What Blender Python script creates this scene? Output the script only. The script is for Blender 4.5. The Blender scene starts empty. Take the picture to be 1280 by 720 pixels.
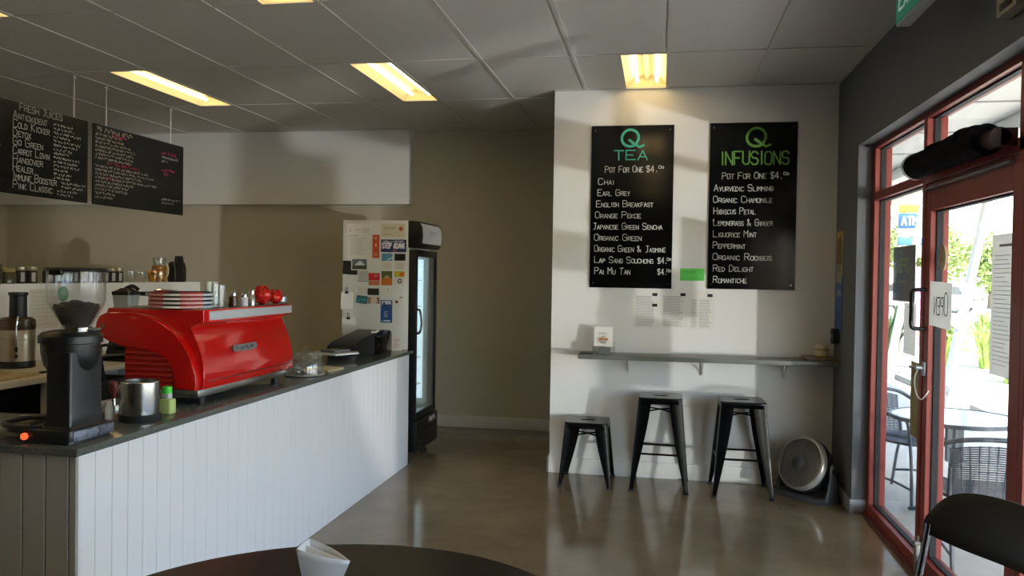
import bpy, bmesh, math, random
from mathutils import Vector, Matrix
random.seed(7)
S = bpy.context.scene
COL = S.collection
PI = math.pi

# ------------------------------------------------------------------ camera
cam_d = bpy.data.cameras.new('camera'); cam = bpy.data.objects.new('camera', cam_d); COL.objects.link(cam)
cam_d.sensor_width = 36.0; cam_d.lens = 1021.0 / 1280 * 36.0; cam_d.clip_start = .05; cam_d.clip_end = 300
yaw, pitch, roll = -0.17897, -0.016025, 0.01508
fwd = Vector((math.sin(yaw)*math.cos(pitch), math.cos(yaw)*math.cos(pitch), math.sin(pitch)))
rt = Vector((math.cos(yaw), -math.sin(yaw), 0)); up = rt.cross(fwd)
rt2 = rt*math.cos(roll) + up*math.sin(roll); up2 = up*math.cos(roll) - rt*math.sin(roll)
cam.matrix_world = Matrix(((rt2.x, up2.x, -fwd.x, 0), (rt2.y, up2.y, -fwd.y, 0), (rt2.z, up2.z, -fwd.z, 1.5), (0, 0, 0, 1)))
S.camera = cam

# ------------------------------------------------------------------ sky, sun, exposure
S.view_settings.view_transform = 'Standard'; S.view_settings.look = 'None'
S.view_settings.gamma = 1.0; S.view_settings.use_curve_mapping = False
S.view_settings.exposure = -0.40
W = bpy.data.worlds.new('sky'); S.world = W; W.use_nodes = True
nt = W.node_tree; nt.nodes.clear()
wo = nt.nodes.new('ShaderNodeOutputWorld'); bg = nt.nodes.new('ShaderNodeBackground'); sk = nt.nodes.new('ShaderNodeTexSky')
sk.sky_type = 'NISHITA'; sk.sun_disc = False; sk.sun_elevation = math.radians(58); sk.sun_rotation = math.radians(160)
sk.air_density = 1.0; sk.dust_density = 1.0; sk.ozone_density = 1.0
bg.inputs['Strength'].default_value = 1.7
nt.links.new(sk.outputs[0], bg.inputs[0]); nt.links.new(bg.outputs[0], wo.inputs[0])
sun_d = bpy.data.lights.new('sun', 'SUN'); sun_d.energy = 28; sun_d.angle = .009; sun_d.color = (1, .96, .88)
sun = bpy.data.objects.new('sun', sun_d); COL.objects.link(sun)
sun.rotation_euler = Vector((-.28, .5, -.95)).to_track_quat('-Z', 'Y').to_euler()
# added spot lamp outside, standing in for low sun reflected into the room
gl_d = bpy.data.lights.new('sun_glint_stand_in', 'SPOT'); gl_d.energy = 2200; gl_d.shadow_soft_size = .10; gl_d.spot_size = math.radians(25); gl_d.spot_blend = .2; gl_d.color = (1, .97, .93)
gl = bpy.data.objects.new('sun_glint_stand_in', gl_d); COL.objects.link(gl); gl.location = (7.0, -1.15, .55)
gl.rotation_euler = Vector((-7.1, 7.2, 1.0)).to_track_quat('-Z', 'Y').to_euler()
TUBE = 9.0
S.cycles.max_bounces = 9; S.cycles.diffuse_bounces = 5; S.cycles.glossy_bounces = 4; S.cycles.transparent_max_bounces = 24
S.cycles.transmission_bounces = 6; S.cycles.sample_clamp_indirect = 6.0
S.cycles.caustics_reflective = False; S.cycles.caustics_refractive = False

# ------------------------------------------------------------------ materials
def lin(c):
    if isinstance(c, str):
        c = [int(c[i:i+2], 16)/255 for i in (0, 2, 4)]
    return tuple(x/12.92 if x <= .04045 else ((x+.055)/1.055)**2.4 for x in c) + (1,)
MATS = {}
def mat(name, col, rough=.5, metal=0, spec=.5, noise=0, nscale=8, bump=0, bscale=60, emit=0, coat=0, trans=0, sheen=0):
    if name in MATS: return MATS[name]
    m = bpy.data.materials.new(name); m.use_nodes = True; MATS[name] = m
    n = m.node_tree.nodes; l = m.node_tree.links; b = n['Principled BSDF']
    c = lin(col); b.inputs['Base Color'].default_value = c
    b.inputs['Roughness'].default_value = rough; b.inputs['Metallic'].default_value = metal
    b.inputs['Specular IOR Level'].default_value = spec
    b.inputs['Coat Weight'].default_value = coat; b.inputs['Coat Roughness'].default_value = .05
    b.inputs['Transmission Weight'].default_value = trans
    if emit:
        b.inputs['Emission Color'].default_value = c; b.inputs['Emission Strength'].default_value = emit
    if noise or bump:
        tc = n.new('ShaderNodeTexCoord')
    if noise:
        t = n.new('ShaderNodeTexNoise'); t.inputs['Scale'].default_value = nscale; t.inputs['Detail'].default_value = 6
        r = n.new('ShaderNodeValToRGB')
        r.color_ramp.elements[0].position = .3; r.color_ramp.elements[1].position = .7
        r.color_ramp.elements[0].color = tuple(x*(1-noise) for x in c[:3])+(1,)
        r.color_ramp.elements[1].color = tuple(min(1, x*(1+noise)) for x in c[:3])+(1,)
        l.new(tc.outputs['Object'], t.inputs['Vector']); l.new(t.outputs['Fac'], r.inputs['Fac']); l.new(r.outputs['Color'], b.inputs['Base Color'])
    if bump:
        t2 = n.new('ShaderNodeTexNoise'); t2.inputs['Scale'].default_value = bscale; t2.inputs['Detail'].default_value = 3
        bp = n.new('ShaderNodeBump'); bp.inputs['Strength'].default_value = bump; bp.inputs['Distance'].default_value = .01
        l.new(tc.outputs['Object'], t2.inputs['Vector']); l.new(t2.outputs['Fac'], bp.inputs['Height']); l.new(bp.outputs['Normal'], b.inputs['Normal'])
    return m

def clear_mat(name, tint=(1, 1, 1), refl=1.0, haze=0.0, rough=.0):
    """thin clear sheet: lets light straight through, mirrors at grazing angles"""
    if name in MATS: return MATS[name]
    m = bpy.data.materials.new(name); m.use_nodes = True; MATS[name] = m
    n = m.node_tree.nodes; l = m.node_tree.links; n.clear()
    o = n.new('ShaderNodeOutputMaterial'); t = n.new('ShaderNodeBsdfTransparent'); g = n.new('ShaderNodeBsdfGlossy')
    f = n.new('ShaderNodeLayerWeight'); mx = n.new('ShaderNodeMixShader')
    p = n.new('ShaderNodeMath'); p.operation = 'POWER'; p.inputs[1].default_value = 5.0
    k = n.new('ShaderNodeMath'); k.operation = 'MULTIPLY_ADD'; k.inputs[1].default_value = .92; k.inputs[2].default_value = .04*refl; k.use_clamp = True
    t.inputs['Color'].default_value = tuple(tint)+(1,); g.inputs['Roughness'].default_value = rough
    l.new(f.outputs['Facing'], p.inputs[0]); l.new(p.outputs[0], k.inputs[0]); l.new(k.outputs[0], mx.inputs[0])
    src = t
    if haze:
        d = n.new('ShaderNodeBsdfDiffuse'); d.inputs['Color'].default_value = (.85, .87, .87, 1)
        m2 = n.new('ShaderNodeMixShader'); m2.inputs[0].default_value = haze
        l.new(t.outputs[0], m2.inputs[1]); l.new(d.outputs[0], m2.inputs[2]); src = m2
    l.new(src.outputs[0], mx.inputs[1]); l.new(g.outputs[0], mx.inputs[2]); l.new(mx.outputs[0], o.inputs[0])
    return m

def paper_mat(name, col, k=.5):
    m = bpy.data.materials.new(name); m.use_nodes = True; MATS[name] = m
    n = m.node_tree.nodes; l = m.node_tree.links; n.clear()
    o = n.new('ShaderNodeOutputMaterial'); d = n.new('ShaderNodeBsdfDiffuse'); t = n.new('ShaderNodeBsdfTranslucent'); mx = n.new('ShaderNodeMixShader')
    d.inputs['Color'].default_value = lin(col); t.inputs['Color'].default_value = lin(col); mx.inputs[0].default_value = k
    l.new(d.outputs[0], mx.inputs[1]); l.new(t.outputs[0], mx.inputs[2]); l.new(mx.outputs[0], o.inputs[0]); return m
def floor_mat():
    m = bpy.data.materials.new('polished_concrete'); m.use_nodes = True
    n = m.node_tree.nodes; l = m.node_tree.links; b = n['Principled BSDF']
    tc = n.new('ShaderNodeTexCoord')
    a = n.new('ShaderNodeTexNoise'); a.inputs['Scale'].default_value = 1.1; a.inputs['Detail'].default_value = 8; a.inputs['Roughness'].default_value = .65
    v = n.new('ShaderNodeTexVoronoi'); v.inputs['Scale'].default_value = 70
    s = n.new('ShaderNodeTexNoise'); s.inputs['Scale'].default_value = 180; s.inputs['Detail'].default_value = 2
    for q in (a, v, s): l.new(tc.outputs['Object'], q.inputs['Vector'])
    r = n.new('ShaderNodeValToRGB'); e = r.color_ramp.elements
    e[0].position = .32; e[0].color = lin('6f624c'); e[1].position = .7; e[1].color = lin('918269')
    l.new(a.outputs['Fac'], r.inputs['Fac'])
    r2 = n.new('ShaderNodeValToRGB'); e = r2.color_ramp.elements
    e[0].position = .02; e[0].color = (.55, .52, .48, 1); e[1].position = .30; e[1].color = (1, 1, 1, 1)
    l.new(v.outputs['Distance'], r2.inputs['Fac'])
    r3 = n.new('ShaderNodeValToRGB'); e = r3.color_ramp.elements
    e[0].position = .36; e[0].color = (.72, .7, .66, 1); e[1].position = .52; e[1].color = (1, 1, 1, 1)
    l.new(s.outputs['Fac'], r3.inputs['Fac'])
    m1 = n.new('ShaderNodeMix'); m1.data_type = 'RGBA'; m1.blend_type = 'MULTIPLY'; m1.inputs[0].default_value = .5
    m2 = n.new('ShaderNodeMix'); m2.data_type = 'RGBA'; m2.blend_type = 'MULTIPLY'; m2.inputs[0].default_value = .8
    l.new(r.outputs[0], m1.inputs[6]); l.new(r2.outputs[0], m1.inputs[7]); l.new(m1.outputs[2], m2.inputs[6]); l.new(r3.outputs[0], m2.inputs[7])
    l.new(m2.outputs[2], b.inputs['Base Color'])
    rr = n.new('ShaderNodeMapRange'); rr.inputs[3].default_value = .07; rr.inputs[4].default_value = .17
    l.new(a.outputs['Fac'], rr.inputs[0]); l.new(rr.outputs[0], b.inputs['Roughness'])
    b.inputs['Specular IOR Level'].default_value = .45
    return m

white_wall = mat('white_wall', 'e6e6e5', .85, noise=.02, nscale=2, bump=.05, bscale=150)
back_wall = mat('back_wall', 'c8c3b1', .85, noise=.02, nscale=2, bump=.05, bscale=150)
charcoal_wall = mat('charcoal_wall', '5f6267', .7, noise=.04, nscale=3)
white_trim = mat('white_trim', 'dcdad6', .45)
grey_trim = mat('grey_trim', '8d9096', .5)
tile_m = mat('ceiling_tile', 'cbcac6', .95, noise=.03, nscale=40, bump=.15, bscale=220)
tbar_m = mat('tbar', 'c6c5c1', .6)
red_frame = mat('red_aluminium', '8a3d37', .4, spec=.4)
black_rubber = mat('black_rubber', '16161a', .7)
black_gloss = mat('black_gloss', '08090a', .12, spec=.5)
black_paint = mat('black_paint', '08090b', .2, spec=.24)
black_plastic = mat('black_plastic', '101214', .4)
grinder_black = mat('grinder_black', '13161b', .38, spec=.6)
machine_red = mat('machine_red', 'c40a08', .16, coat=1.0, spec=.5)
machine_dark = mat('machine_red_inside', '9c0a0a', .35)
steel = mat('brushed_steel', 'b9b8b4', .25, metal=1)
chrome = mat('chrome', 'd0d0d0', .1, metal=1)
alum = mat('dull_aluminium', 'a2a8b0', .35, metal=.8)
counter_white = mat('counter_white', 'e2e1e6', .4)
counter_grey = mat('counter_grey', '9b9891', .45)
stone_edge = mat('stone_top', '5a5d59', .15, noise=.25, nscale=120)
bench_cream = mat('bench_cream', 'cfc6ae', .4)
paper = mat('paper', 'e2e1dc', .8)
thin_paper = paper_mat('thin_paper', 'e2e2e0', .45)
ink = mat('ink', '3c3c3e', .8)
pale_ink = mat('pale_ink', '9c9ca0', .8)
chalk = mat('chalk', 'd9dbd8', .9)
chalk_teal = mat('chalk_teal', '55c9b4', .9)
chalk_green = mat('chalk_green', '5d8c3c', .9)
chalk_pink = mat('chalk_pink', 'b03a6a', .9)
glass = clear_mat('window_glass', (.97, .985, .98))
jar_glass = clear_mat('jar_glass', (.94, .955, .95), 1.9, .03, .03)
hopper_glass = clear_mat('hopper_plastic', (.96, .965, .97), 1.2, .012, .06)
wood_dark = mat('dark_wood', '150f0d', .34, spec=.25, noise=.35, nscale=5)

# ------------------------------------------------------------------ mesh helpers (world coordinates)
def box(bm, lo, hi, bev=0, seg=2, mi=0, rot=None):
    lo = Vector(lo); hi = Vector(hi); c = (lo+hi)/2; d = hi-lo
    M = Matrix.Translation(c)
    if rot is not None: M = M @ rot
    g = bmesh.ops.create_cube(bm, size=1, matrix=M @ Matrix.Diagonal((*d, 1)))
    vs = g['verts']; fs = {f for v in vs for f in v.link_faces}
    if mi:
        for f in fs: f.material_index = mi
    if bev:
        es = list({e for v in vs for e in v.link_edges})
        bmesh.ops.bevel(bm, geom=es, offset=min(bev, min(d)*.45), segments=seg, affect='EDGES', profile=.5)
def ring_loft(bm, rings, cap=True, close=True, mi=0):
    L = [[bm.verts.new(p) for p in r] for r in rings]
    n = len(L[0])
    for a, b in zip(L, L[1:]):
        for i in range(n if close else n-1):
            j = (i+1) % n
            try: f = bm.faces.new((a[i], a[j], b[j], b[i])); f.material_index = mi
            except ValueError: pass
    if cap and close:
        for r in (L[0][::-1], L[-1]):
            try: f = bm.faces.new(r); f.material_index = mi
            except ValueError: pass
    return L
def frame_of(d):
    d = d.normalized(); a = Vector((0, 0, 1)) if abs(d.z) < .9 else Vector((1, 0, 0))
    u = d.cross(a).normalized(); return u, d.cross(u).normalized()
def cyl(bm, p1, p2, r1, r2=None, seg=18, cap=True, mi=0):
    p1 = Vector(p1); p2 = Vector(p2); r2 = r1 if r2 is None else r2
    u, v = frame_of(p2-p1)
    ring_loft(bm, [[p+(u*math.cos(2*PI*i/seg)+v*math.sin(2*PI*i/seg))*r for i in range(seg)] for p, r in ((p1, r1), (p2, r2))], cap, mi=mi)
def tube(bm, pts, r, seg=8, mi=0, closed=False, rad=None):
    P = [Vector(p) for p in pts]; n = len(P); rings = []; u = None
    for i in range(n):
        if closed: d = P[(i+1) % n]-P[i-1]
        else: d = P[min(i+1, n-1)]-P[max(i-1, 0)]
        d.normalize()
        if u is None: u, v = frame_of(d)
        else:
            u = (u-d*u.dot(d)).normalized(); v = d.cross(u)
        rr = rad[i] if rad else r
        rings.append([P[i]+(u*math.cos(2*PI*k/seg)+v*math.sin(2*PI*k/seg))*rr for k in range(seg)])
    if closed: rings.append(rings[0])
    ring_loft(bm, rings, not closed, mi=mi)
def smooth_path(pts, k=6):
    P = [Vector(p) for p in pts]; out = []
    for i in range(len(P)-1):
        p0 = P[max(i-1, 0)]; p1 = P[i]; p2 = P[i+1]; p3 = P[min(i+2, len(P)-1)]
        for j in range(k):
            t = j/k
            out.append(.5*((2*p1)+(p2-p0)*t+(2*p0-5*p1+4*p2-p3)*t*t+(3*p1-p0-3*p2+p3)*t**3))
    return out+[P[-1]]
def lathe(bm, prof, c, seg=28, axis=None, mi=0, cap=True, mis=None):
    c = Vector(c); u, v, w = Vector((1, 0, 0)), Vector((0, 1, 0)), Vector((0, 0, 1))
    if axis is not None:
        w = Vector(axis).normalized(); u, v = frame_of(w)
    rings = [[c+w*z+(u*math.cos(2*PI*i/seg)+v*math.sin(2*PI*i/seg))*max(r, 1e-4) for i in range(seg)] for r, z in prof]
    ring_loft(bm, rings, cap, mi=mi)
def prism(bm, poly, axis, a, b, bev=0, seg=2, mi=0):
    """poly in the two axes other than `axis`, in xyz order"""
    def P(p, t):
        q = list(p); q.insert(axis, t); return q
    L = ring_loft(bm, [[P(p, a) for p in poly], [P(p, b) for p in poly]], True, mi=mi)
    if bev:
        es = set()
        for r in L:
            for i in range(len(r)):
                e = bm.edges.get((r[i], r[(i+1) % len(r)]))
                if e: es.add(e)
        bmesh.ops.bevel(bm, geom=list(es), offset=bev, segments=seg, affect='EDGES', profile=.5)
def rrect(w, h, r, n=5, cx=0, cy=0):
    out = []
    for (sx, sy, a0) in ((1, 1, 0), (-1, 1, 90), (-1, -1, 180), (1, -1, 270)):
        for k in range(n+1):
            a = math.radians(a0+90*k/n)
            out.append((cx+sx*(w/2-r)+r*math.cos(a), cy+sy*(h/2-r)+r*math.sin(a)))
    return out
def sph(bm, c, r, sub=2, sc=(1, 1, 1), jit=0, mi=0):
    g = bmesh.ops.create_icosphere(bm, subdivisions=sub, radius=1)
    for v in g['verts']:
        k = 1+random.uniform(-jit, jit)
        v.co = Vector(c)+Vector((v.co.x*sc[0], v.co.y*sc[1], v.co.z*sc[2]))*r*k
    for f in {f for v in g['verts'] for f in v.link_faces}: f.material_index = mi
def new(): return bmesh.new()

def wloc(o):
    l = Vector((0, 0, 0))
    while o is not None: l = l+o.location; o = o.parent
    return l
def obj(name, bm, m, parent=None, base=None, smooth=40, **kw):
    bmesh.ops.remove_doubles(bm, verts=bm.verts, dist=1e-6)
    bmesh.ops.recalc_face_normals(bm, faces=bm.faces)
    me = bpy.data.meshes.new(name)
    o = bpy.data.objects.new(name, me); COL.objects.link(o)
    if parent is not None:
        off = wloc(parent); o.parent = parent
    else:
        if base is None:
            xs = [v.co.x for v in bm.verts]; ys = [v.co.y for v in bm.verts]; zs = [v.co.z for v in bm.verts]
            base = ((min(xs)+max(xs))/2, (min(ys)+max(ys))/2, min(zs))
        off = Vector(base); o.location = off
    bmesh.ops.translate(bm, verts=bm.verts, vec=-off)
    bm.to_mesh(me); bm.free()
    for mm in (m if isinstance(m, (list, tuple)) else [m]): me.materials.append(mm)
    if smooth:
        for p in me.polygons: p.use_smooth = True
        me.set_sharp_from_angle(angle=math.radians(smooth))
    for k, v in kw.items(): o[k] = v
    return o
def tag(o, label, cat, group=None):
    o['label'] = label; o['category'] = cat
    if group: o['group'] = group
    elif 'group' in o: del o['group']
    return o
def thing(name, label, cat, loc, group=None):
    o = bpy.data.objects.new(name, None); COL.objects.link(o); o.location = loc; o.empty_display_size = .1
    return tag(o, label, cat, group)
def struct(name, bm, m, parent=None, **kw):
    o = obj(name, bm, m, parent, **kw)
    if parent is None: o['kind'] = 'structure'
    return o
def sroot(name, loc):
    o = bpy.data.objects.new(name, None); COL.objects.link(o); o.location = loc; o['kind'] = 'structure'; return o
def dup(root, loc, rz=0, label=None, group=None):
    r = root.copy(); COL.objects.link(r); r.location = loc; r.rotation_euler = (0, 0, rz)
    if label: r['label'] = label
    if group: r['group'] = group
    for ch in list(root.children):
        c = ch.copy(); COL.objects.link(c); c.parent = r
        for g in list(ch.children):
            d = g.copy(); COL.objects.link(d); d.parent = c
    return r

# ------------------------------------------------------------------ hand lettering: single-stroke capitals
G = {'A': '002640 1232', 'B': '00063645443303 334241300 0', 'C': '453616050110 304 1', 'D': '00062644422000', 'E': '46060040 0333', 'F': '460600 0333',
     'G': '45361605011030414323', 'H': '0600 4640 0343', 'I': '1610', 'J': '1646 36312010', 'K': '0600 460340', 'L': '060040', 'M': '0006234640',
     'N': '00064046', 'O': '163645413010010516', 'P': '00063645443303', 'Q': '163645413010010516 2240', 'R': '00063645443303 2340',
     'S': '453616050413334241301001', 'T': '0646 2620', 'U': '060110304146', 'V': '062046', 'W': '0610233046', 'X': '0640 4600', 'Y': '062346 2320',
     'Z': '06460040', '4': '3036024 2', '0': '163645413010010516', '$': '453616050413334241301001 2620', '&': '4005162501 1042', '.': '2021', "'": '2624', '1': '142620'}
def strokes(ch):
    raw = G.get(ch)
    if raw is None: return []
    out = []
    if ch in 'BC4&':
        raw = {'B': '00063645443303 3342413000', 'C': '4536160501103041', '4': '30360242', '&': '40051625011042'}[ch]
    for s in raw.split(' '):
        out.append([(int(s[i])/6, int(s[i+1])/6) for i in range(0, len(s)-1, 2)])
    return out
class Board:
    """a lettered plane: origin O, unit vectors u (reading direction) and v (up), normal n"""
    def __init__(s, O, u, v): s.O = Vector(O); s.u = Vector(u).normalized(); s.v = Vector(v).normalized(); s.n = s.u.cross(s.v); s.k = 0
    def pt(s, x, y, d=0): return s.O+s.u*x+s.v*y+s.n*d
    def line(s, bm, pts, w, d=.0012, th=0, mi=0):
        d += s.k*1e-5; s.k = (s.k+1) % 40
        pts = [p for i, p in enumerate(pts) if i == 0 or math.hypot(p[0]-pts[i-1][0], p[1]-pts[i-1][1]) > 1e-6]
        if len(pts) < 2: return
        for i in range(1, len(pts)-1):      # sharp turns start a new ribbon
            ax, ay = pts[i][0]-pts[i-1][0], pts[i][1]-pts[i-1][1]; bx, by = pts[i+1][0]-pts[i][0], pts[i+1][1]-pts[i][1]
            if (ax*bx+ay*by) < -.1*math.hypot(ax, ay)*math.hypot(bx, by):
                s.line(bm, pts[:i+1], w, d, mi=mi); s.line(bm, pts[i:], w, d, mi=mi); return
        n = len(pts); D = []
        for (a, b) in zip(pts, pts[1:]):
            L = math.hypot(b[0]-a[0], b[1]-a[1]); D.append(((b[0]-a[0])/L, (b[1]-a[1])/L))
        closed = n > 3 and math.hypot(pts[0][0]-pts[-1][0], pts[0][1]-pts[-1][1]) < 1e-4
        prev = first = None
        for i, p in enumerate(pts):
            d0 = D[i-1] if i > 0 else (D[-1] if closed else D[0]); d1 = D[i] if i < n-1 else (D[0] if closed else D[-1])
            n0 = (-d0[1], d0[0]); n1 = (-d1[1], d1[0]); m = (n0[0]+n1[0], n0[1]+n1[1]); q = m[0]*n1[0]+m[1]*n1[1]
            k = w/2/max(q, .55); e = 0 if closed else (-w*.4 if i == 0 else w*.4 if i == n-1 else 0)
            c = (p[0]+d1[0]*e, p[1]+d1[1]*e)
            cur = (bm.verts.new(s.pt(c[0]+m[0]*k, c[1]+m[1]*k, d)), bm.verts.new(s.pt(c[0]-m[0]*k, c[1]-m[1]*k, d)))
            if prev:
                f = bm.faces.new((prev[0], prev[1], cur[1], cur[0])); f.material_index = mi
            prev = cur
    def text(s, bm, t, x, y, h, w=None, caps=.72, mi=0, jit=.06, gap=.86, stretch=1.0, width=None):
        w = w or h*.09
        if width:
            L = s._len(t, h, caps, gap); stretch = width/L
        first = True
        for ch in t:
            if ch == ' ': x += h*.5*stretch; first = True; continue
            k = h if first else h*caps
            dy = random.uniform(-jit, jit)*h*.5
            for st in strokes(ch):
                s.line(bm, [(x+px*k*.85*stretch+random.uniform(-jit, jit)*h*.25, y+dy+py*k+random.uniform(-jit, jit)*h*.25) for px, py in st], w, mi=mi)
            x += (k*(gap if ch not in "I.'" else .5))*stretch*.85; first = False
        return x
    def _len(s, t, h, caps, gap):
        x = 0; first = True
        for ch in t:
            if ch == ' ': x += h*.5; first = True; continue
            x += (h if first else h*caps)*(gap if ch not in "I.'" else .5)*.85; first = False
        return x
    def scribble(s, bm, x, y, L, h, w=None, mi=0):
        """illegible handwriting"""
        w = w or h*.14; pts = []; q = x
        while q < x+L:
            if random.random() < .14 and len(pts) > 3:
                s.line(bm, pts, w, mi=mi); pts = []; q += h*.7
            pts.append((q, y+random.choice((0, h*.5, h))*random.uniform(.8, 1.1))); q += h*.33
        if len(pts) > 1: s.line(bm, pts, w, mi=mi)
    def print_lines(s, bm, x, y, L, n, dy, h, mi=0, ragged=.3):
        for i in range(n):
            s.line(bm, [(x, y-i*dy), (x+L*(1-random.uniform(0, ragged)), y-i*dy)], h, mi=mi)

# ================================================================== THE SETTING
RW = 1.237; CZ = 2.904; TW = 6.175; BW = 7.78; G0 = -.10
bm = new(); box(bm, (-7.1, -3.1, -.2), (1.43, 7.9, 0)); struct('floor', bm, floor_mat())

# troffer cells: (x0, x1, y0, y1)
LIGHTS = []
for xr in (.03, -1.776, -3.582, -5.388):
    for y0 in (5.215, 2.815, .415, -1.985):
        y1 = y0+1.20
        if xr == .03 and y0 > 5: y1 = TW
        LIGHTS.append((xr-.300, xr, y0, y1))
xs = sorted({-7.1, 1.43, RW} | {round(.03+.602*k, 4) for k in range(-11, 3)} | {l[0] for l in LIGHTS} | {l[1] for l in LIGHTS})
ys = sorted({-3.1, 7.9} | {round(4.015+1.2*k, 4) for k in range(-5, 4)} | {l[2] for l in LIGHTS} | {l[3] for l in LIGHTS})
bm = new()
for a, b in zip(xs, xs[1:]):
    for c, d in zip(ys, ys[1:]):
        mx, my = (a+b)/2, (c+d)/2
        if any(l[0] < mx < l[1] and l[2] < my < l[3] for l in LIGHTS): continue
        box(bm, (a, c, CZ), (b, d, CZ+.02))
struct('ceiling', bm, tile_m)
bm = new(); box(bm, (-7.2, -3.2, 3.12), (1.6, 8.0, 3.3)); struct('ceiling_slab', bm, white_wall)
bm = new()
for k in range(-11, 2):
    x = .03+.602*k
    box(bm, (x-.012, -3, CZ-.006), (x+.012, 7.78, CZ+.004))
for k in range(-5, 4):
    y = 4.015+1.2*k
    box(bm, (-7, y-.012, CZ-.005), (RW, y+.012, CZ+.004))
for (a, b) in ((0, 0),):
    box(bm, (-.8, TW-.022, CZ-.007), (RW, TW, CZ+.004)); box(bm, (RW-.022, -3, CZ-.007), (RW, TW, CZ+.004))
    box(bm, (-2.43, BW-.022, CZ-.007), (RW, BW, CZ+.004)); box(bm, (-7, 7.628, CZ-.007), (-2.43, 7.65, CZ+.004))
struct('trim_1', bm, tbar_m)

bm = new(); box(bm, (-7.1, BW, 0), (1.43, 7.9, 3.12)); struct('wall_back', bm, back_wall)
bm = new(); box(bm, (-7.0, 7.65, 2.172), (-2.42, BW, CZ)); struct('wall_bulkhead', bm, white_wall)
bm = new(); box(bm, (-.808, TW, 0), (RW+.05, 6.30, CZ+.01)); struct('wall_partition', bm, white_wall)
bm = new(); box(bm, (RW, 5.55, 0), (1.43, 7.9, 3.12)); box(bm, (RW, -.1, 2.362), (1.43, 5.55, 3.12)); box(bm, (RW, -3.1, 0), (1.43, -.1, 3.12))
struct('wall_right', bm, charcoal_wall)
bm = new(); box(bm, (-7.2, -3.1, 0), (-7.0, 7.9, 3.12)); struct('wall_left', bm, back_wall)
bm = new(); box(bm, (-7.2, -3.2, 0), (1.43, -3.0, 3.12)); struct('wall_front', bm, charcoal_wall)
bm = new(); box(bm, (-4.12, 2.2, 0), (-4.0, 6.62, 1.397), .004); struct('wall_divider', bm, white_wall)
bm = new(); box(bm, (-2.6, BW-.016, 0), (1.237, BW, .115), .004); struct('baseboard_back', bm, white_trim)
bm = new(); box(bm, (-.824, TW-.016, 0), (RW, TW, .12), .004); box(bm, (-.824, TW-.016, 0), (-.808, 6.3, .12), .004); struct('baseboard_partition', bm, white_trim)
bm = new(); box(bm, (RW-.014, 5.536, 0), (RW, TW-.016, .09), .003); box(bm, (RW-.014, 5.536, 0), (1.33, 5.55, .09), .003); struct('baseboard_right', bm, grey_trim)

# --- glazed shop front along the right side
FX0, FX1, GX0, GX1 = 1.327, 1.427, 1.374, 1.381
def fbar(bm, y0, y1, z0, z1, x0=FX0, x1=FX1): box(bm, (x0, y0, z0), (x1, y1, z1), .003, 1)
def pane(parent, y0, y1, z0, z1):
    bm = new(); box(bm, (GX0, y0, z0), (GX1, y1, z1)); struct('pane', bm, glass, parent, smooth=0)
def gasket(bm, y0, y1, z0, z1):
    t = .008
    for a in ((y0, y0+t, z0, z1), (y1-t, y1, z0, z1), (y0, y1, z0, z0+t), (y0, y1, z1-t, z1)):
        box(bm, (1.362, a[0], a[2]), (1.392, a[1], a[3]))
def window_bay(n, y0, y1, trans, sill=.07, jl=.05, jr=.05, head=True):
    r = sroot('window_%d' % n, (1.377, (y0+y1)/2, 0))
    bm = new(); gk = new()
    fbar(bm, y1-jl, y1, 0, 2.335); 
    if jr: fbar(bm, y0, y0+jr, 0, 2.335)
    fbar(bm, y0, y1, 2.335, 2.40); fbar(bm, y0+jr, y1-jl, 0, sill)
    if trans: fbar(bm, y0+jr, y1-jl, 2.005, 2.055)
    zs = [(sill, 2.005), (2.055, 2.335)] if trans else [(sill, 2.335)]
    for z0, z1 in zs: gasket(gk, y0+jr, y1-jl, z0, z1)
    struct('frame', bm, red_frame, r); struct('gasket', gk, black_rubber, r)
    for z0, z1 in zs: pane(r, y0+jr, y1-jl, z0, z1)
    return r
window_bay(1, 4.485, 5.55, True)
# door head with its transom light
r = sroot('window_2', (1.377, 3.93, 2.0)); bm = new(); gk = new()
fbar(bm, 3.335, 4.485, 1.995, 2.05); fbar(bm, 3.335, 4.485, 2.335, 2.40); fbar(bm, 3.335, 3.385, 0, 2.335)
gasket(gk, 3.385, 4.485, 2.05, 2.335); struct('frame', bm, red_frame, r); struct('gasket', gk, black_rubber, r); pane(r, 3.385, 4.485, 2.05, 2.335)
# door leaf
r = sroot('door_1', (1.377, 3.93, .01)); bm = new(); gk = new()
D0, D1 = 3.39, 4.48
fbar(bm, D1-.062, D1, .012, 1.99, 1.332, 1.42); fbar(bm, D0, D0+.055, .012, 1.99, 1.332, 1.42)
fbar(bm, D0+.055, D1-.062, 1.855, 1.99, 1.332, 1.42); fbar(bm, D0+.055, D1-.062, .012, .10, 1.332, 1.42)
gasket(gk, D0+.055, D1-.062, .10, 1.855)
struct('frame', bm, red_frame, r); struct('gasket', gk, black_rubber, r); pane(r, D0+.055, D1-.062, .10, 1.855)
bm = new(); tube(bm, smooth_path([(1.335, 4.452, 1.455), (1.28, 4.452, 1.455), (1.262, 4.452, 1.437), (1.262, 4.452, 1.36), (1.262, 4.452, 1.277), (1.28, 4.452, 1.258), (1.335, 4.452, 1.258)], 5), .010, 10)
struct('door_handle', bm, mat('handle_black', '17171a', .3), r)
bm = new(); box(bm, (1.318, 4.43, 1.02), (1.334, 4.462, 1.09), .004); cyl(bm, (1.318, 4.446, 1.06), (1.285, 4.446, 1.06), .012); cyl(bm, (1.286, 4.446, 1.06), (1.276, 4.50, 1.06), .007)
struct('lock', bm, alum, r)
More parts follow.
